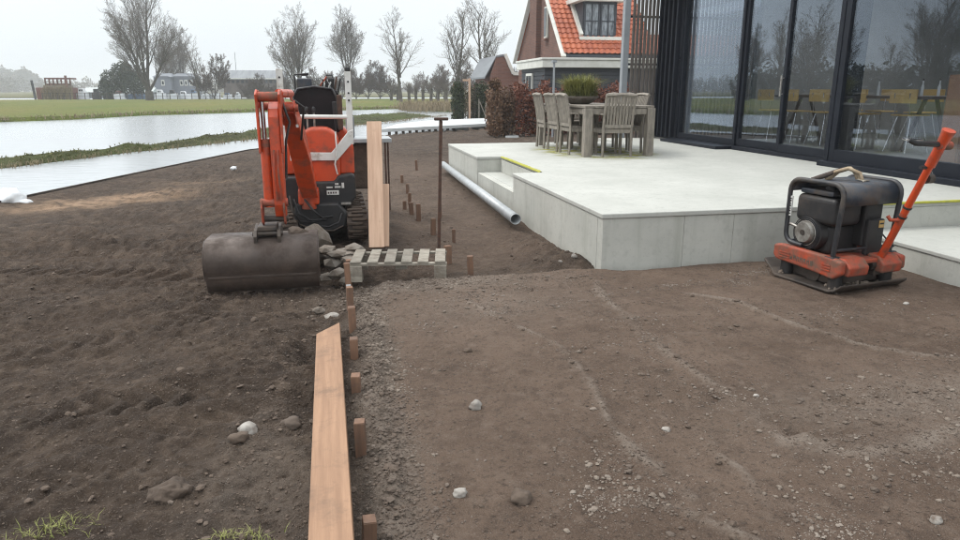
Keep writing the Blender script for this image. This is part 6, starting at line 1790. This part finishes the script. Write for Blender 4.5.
q = MB(); q.prism([(1.15, 22.9), (2.1, 24.2), (2.9, 25.5), (1.6, 25.3), (.6, 24.0)], 'z', WATER_Z - .02, WATER_Z + .03)

# ------------------------------------------------------------------ far side: ship, boats, barn, houses
def px_box(mb, px0, px1, Y, z0, z1, depth=2.0): mb.b2((pix_at(px0, Y), Y, z0), (pix_at(px1, Y), Y + depth, z1))
YS = 131
def zz(py, Y):   # height for a photo row at distance Y
    return EYE + (90 - py) / 713.0 * Y * 1.06
ship = thing('rusty_ship', 'rusty red-brown old ship with wheelhouse frame moored beyond the meadow', 'ship')
q = MB(); px_box(q, 36, 70, YS, -.3, zz(88, YS), 4); q.build('hull', M['ship_rust'], ship, .1)
q = MB(); px_box(q, 44, 68, YS + .5, zz(88, YS), zz(86.2, YS), 3); q.build('deck_house', M['pallet_wood'], ship)
q = MB(); px_box(q, 46, 72, YS + .6, zz(81, YS), zz(79.8, YS), 3)
for px in (46, 50, 54, 58, 62, 66, 70.8): px_box(q, px, px + 1.1, YS + .6, zz(86.3, YS), zz(81, YS), .25)
px_box(q, 46, 72, YS + .6, zz(86.3, YS), zz(84.6, YS), .3); q.build('wheelhouse_frame', M['ship_rust'], ship)
q = MB(); q.b2((pix_at(66.5, YS), YS - .1, zz(93, YS)), (pix_at(68.5, YS), YS + .2, zz(78, YS))); q.build('mast', M['ship_rust'], ship)
q = MB(); q.bar((pix_at(34.6, 128), 128, -.2), (pix_at(33.2, 128), 128, zz(82, 128)), .28, .28); o = q.build('mooring_post', M['dark_hull']); props(o, 'dark leaning mooring post left of the rusty ship', 'post')
pts = [(random.uniform(pix_at(42, 127), pix_at(72, 127)), 126.5 + random.random(), -.1) for k in range(900)]
blades('reeds', pts, 1.9, .07, M['blade_dry'], .2, 'tall pale reeds in front of the rusty ship', 1, 31)
def boat(px0, px1, Y, hull, cab, lab, hz_=.75, cz=1.5, blue=False):
    t = thing('boat', lab, 'boat', (0, 0, 0), 0, 'boats moored beyond the meadow')
    xa, xb = pix_at(px0, Y), pix_at(px1, Y); L_ = (xb - xa) * .88; hz_ *= .95
    q = MB(); secs = [(0, .28), (.25, .5), (.6, .5), (.85, .34), (1, .04)]; vs = []
    for u, w in secs:
        for s, z in ((-1, hz_ + .2 * u), (-.6, -.25), (.6, -.25), (1, hz_ + .2 * u)): vs.append((xa + L_ * u, Y + 1.2 + s * w * 2.0, z))
    fs = [(0, 1, 2, 3)]
    for i in range(4):
        for k in range(4): fs.append((i * 4 + k, i * 4 + (k + 1) % 4, i * 4 + 4 + (k + 1) % 4, i * 4 + 4 + k))
    q.add(vs, fs); q.build('hull', M[hull], t)
    q = MB(); q.prism([(xa + L_ * .22, hz_), (xa + L_ * .28, cz), (xa + L_ * .62, cz), (xa + L_ * .75, hz_ + .1)], 'y', Y + .5, Y + 1.9); q.build('cabin', M[cab], t, .05)
    q = MB()
    for k in range(3): q.b2((xa + L_ * (.31 + k * .12), Y + .47, cz - .45), (xa + L_ * (.39 + k * .12), Y + .50, cz - .15))
    q.build('window', M['pane'], t)
    return t
bd = [(74, 88, 'hull_white', 'hull_white', 'white motor boat with three dark windows right of the rusty ship', 1.0, 1.75), (90, 100, 'dark_hull', 'dark_hull', 'boat under a black cover right of the white one', .7, 1.7), (101, 113, 'dark_hull', 'pallet_wood', 'dark boat with a light patch of cover', .8, 1.5),
      (112, 124, 'hull_white', 'ship_rust', 'white boat with rust-red cabin', .8, 1.35), (124, 132, 'hull_blue', 'hull_white', 'small boat with blue hull left of the largest tree', .7, 1.3), (132, 145, 'hull_blue', 'hull_blue', 'blue covered boat at the foot of the largest tree', .8, 1.45),
      (153, 166, 'hull_white', 'hull_white', 'white boat right of the largest tree trunk', .8, 1.55), (166, 178, 'hull_white', 'dark_hull', 'white boat with dark cabin, second right of the largest tree', .8, 1.5), (177, 189, 'hull_white', 'hull_white', 'low white boat, third right of the largest tree', .7, 1.3), (188, 198, 'hull_white', 'hull_blue', 'white boat with blue cabin by the smaller pale tree', .9, 1.6),
      (200, 209, 'hull_white', 'hull_white', 'tiny white boat right of the smaller pale tree', .7, 1.3), (208, 221, 'hull_white', 'alu', 'white cabin cruiser below the brown thicket', .9, 1.9), (222, 232, 'hull_white', 'hull_blue', 'low white boat right of the cabin cruiser', .6, 1.0), (234, 241, 'hull_white', 'hull_white', 'small white boat left of the dark hut', .6, 1.1)]
for i, (a, b, h, c, lab, z1, z2) in enumerate(bd): boat(a, b, 133 + (i % 3), h, c, lab, z1, z2)
lh = thing('long_glasshouse', 'long low pale-roofed shed behind the boats', 'shed'); q = MB(); px_box(q, 84, 152, 142, 0, 1.1, 5); q.build('wall', M['barn_roof'], lh); q = MB(); xa, xb = pix_at(82, 142), pix_at(153, 142)
q.add([(xa, 141.6, 1.1), (xb, 141.6, 1.1), (xb, 144.5, 1.95), (xa, 144.5, 1.95), (xa, 147.4, 1.1), (xb, 147.4, 1.1)], [(0, 1, 2, 3), (3, 2, 5, 4), (0, 3, 4), (1, 5, 2)]); q.build('roof', M['pale_roof'], lh)
barn = thing('long_barn', 'long grey-roofed brown barn right of the boats', 'barn'); q = MB(); px_box(q, 224, 285, 148, 0, zz(80.5, 148), 10); q.build('wall', M['barn_wall'], barn)
q = MB(); xa, xb = pix_at(222, 148), pix_at(286, 148); q.add([(xa, 147.4, zz(80, 148)), (xb, 147.4, zz(80, 148)), (xb, 153, zz(72.3, 148)), (xa, 153, zz(72.3, 148)), (xa, 158.6, zz(80, 148)), (xb, 158.6, zz(80, 148))], [(0, 1, 2, 3), (3, 2, 5, 4), (0, 3, 4), (1, 5, 2)]); q.build('roof', M['barn_roof'], barn)
q = MB(); q.b2((xa, 147.2, zz(80.6, 148)), (xb, 147.39, zz(79.6, 148))); q.build('fascia', M['white_wood'], barn)
for k in range(12): q = MB(); px = 228 + k * 4.7; q.b2((pix_at(px, 147.9), 147.9, zz(84, 148)), (pix_at(px + 2.6, 147.9), 147.98, zz(81.5, 148))); q.build('window', M['pane'], barn)
hut = thing('dark_hut', 'small dark hut with pale gable edge in front of the barn', 'hut'); q = MB(); q.prism([(pix_at(246, 136), 0), (pix_at(259, 136), 0), (pix_at(259, 136), zz(91, 136)), (pix_at(254, 136), zz(86, 136)), (pix_at(246, 136), zz(91, 136))], 'y', 136, 139); q.build('wall', M['barn_wall'], hut); q = MB(); q.bar((pix_at(245.5, 136), 135.9, zz(91, 136)), (pix_at(254, 136), 135.9, zz(85.7, 136)), .2, .2, (0, 1, 0)); q.bar((pix_at(254, 136), 135.9, zz(85.7, 136)), (pix_at(259.5, 136), 135.9, zz(91, 136)), .2, .2, (0, 1, 0)); q.build('roof_edge', M['dark_hull'], hut)
for (p0, p1, Y, lab) in ((155, 172, 150, 'blue-grey house with one white window behind the boats'), (173, 196, 152, 'blue-grey house with three white windows behind the boats')):
    t = thing('far_house', lab, 'house'); q = MB(); xa, xb = pix_at(p0, Y), pix_at(p1, Y)
    q.prism([(xa, 0), (xb, 0), (xb, zz(79, Y)), (xb - .5, zz(78, Y)), (xa + .5, zz(78, Y)), (xa, zz(79, Y))], 'y', Y, Y + 7); q.build('wall', M['blue_wall'], t)
    q = MB(); q.add([(xa - .3, Y - .3, zz(79, Y)), (xb + .3, Y - .3, zz(79, Y)), (xb - .4, Y + 3.5, zz(75.5, Y)), (xa + .4, Y + 3.5, zz(75.5, Y)), (xa - .3, Y + 7.3, zz(79, Y)), (xb + .3, Y + 7.3, zz(79, Y))], [(0, 1, 2, 3), (3, 2, 5, 4), (0, 3, 4), (1, 5, 2)]); q.build('roof', M['blue_wall'], t)
    for px in ((164,) if p0 == 155 else (182.5, 187, 192)):
        q = MB(); q.b2((pix_at(px - 1.6, Y), Y - .08, zz(86.3, Y)), (pix_at(px + 1.6, Y), Y - .01, zz(81.5, Y))); q.build('window_frame', M['white_wood'], t)
        q = MB(); q.b2((pix_at(px - .9, Y), Y - .12, zz(85.4, Y)), (pix_at(px + .9, Y), Y - .085, zz(82.4, Y))); q.build('pane', M['pane'], t)
mf = thing('meadow_fence', 'wire fence on dark posts between the meadow and the boats', 'fence')
for k in range(34): px = 42 + k * 7.1; q = MB(); q.b2((-.05, -.05, -.2), (.05, .05, 1.1)); q.build('post', M['dark_steel'], mf, loc=(pix_at(px, 122), 122 + .3 * math.sin(k), 0))
for z in (.55, 1.0): q = MB(); q.bar((pix_at(42, 122), 122, z), (pix_at(277, 122), 122, z), .03, .03); q.build('wire', M['dark_steel'], mf)
# distant masts
q = MB(); q.cyl((0, 0, 0), (0, 0, 9), .06, n=5); o = q.build('mast', M['grey_post'], loc=(pix_at(238, 155), 155, 0)); props(o, 'thin far mast above the long barn', 'mast')

# ------------------------------------------------------------------ damp grey air
hzm = bpy.data.materials.new('haze_air'); hzm.use_nodes = True; nt = hzm.node_tree; nt.nodes.clear()
o_ = nt.nodes.new('ShaderNodeOutputMaterial'); pv = nt.nodes.new('ShaderNodeVolumePrincipled'); pv.inputs['Density'].default_value = .0009; pv.inputs['Color'].default_value = (.92, .95, .98, 1)
nt.links.new(pv.outputs[0], o_.inputs['Volume'])
q = MB(); q.b2((-1600, -80, -3), (1600, 3600, 24)); hz_o = q.build('haze', hzm); props(hz_o, 'thin grey haze over the far fields', kind='stuff')
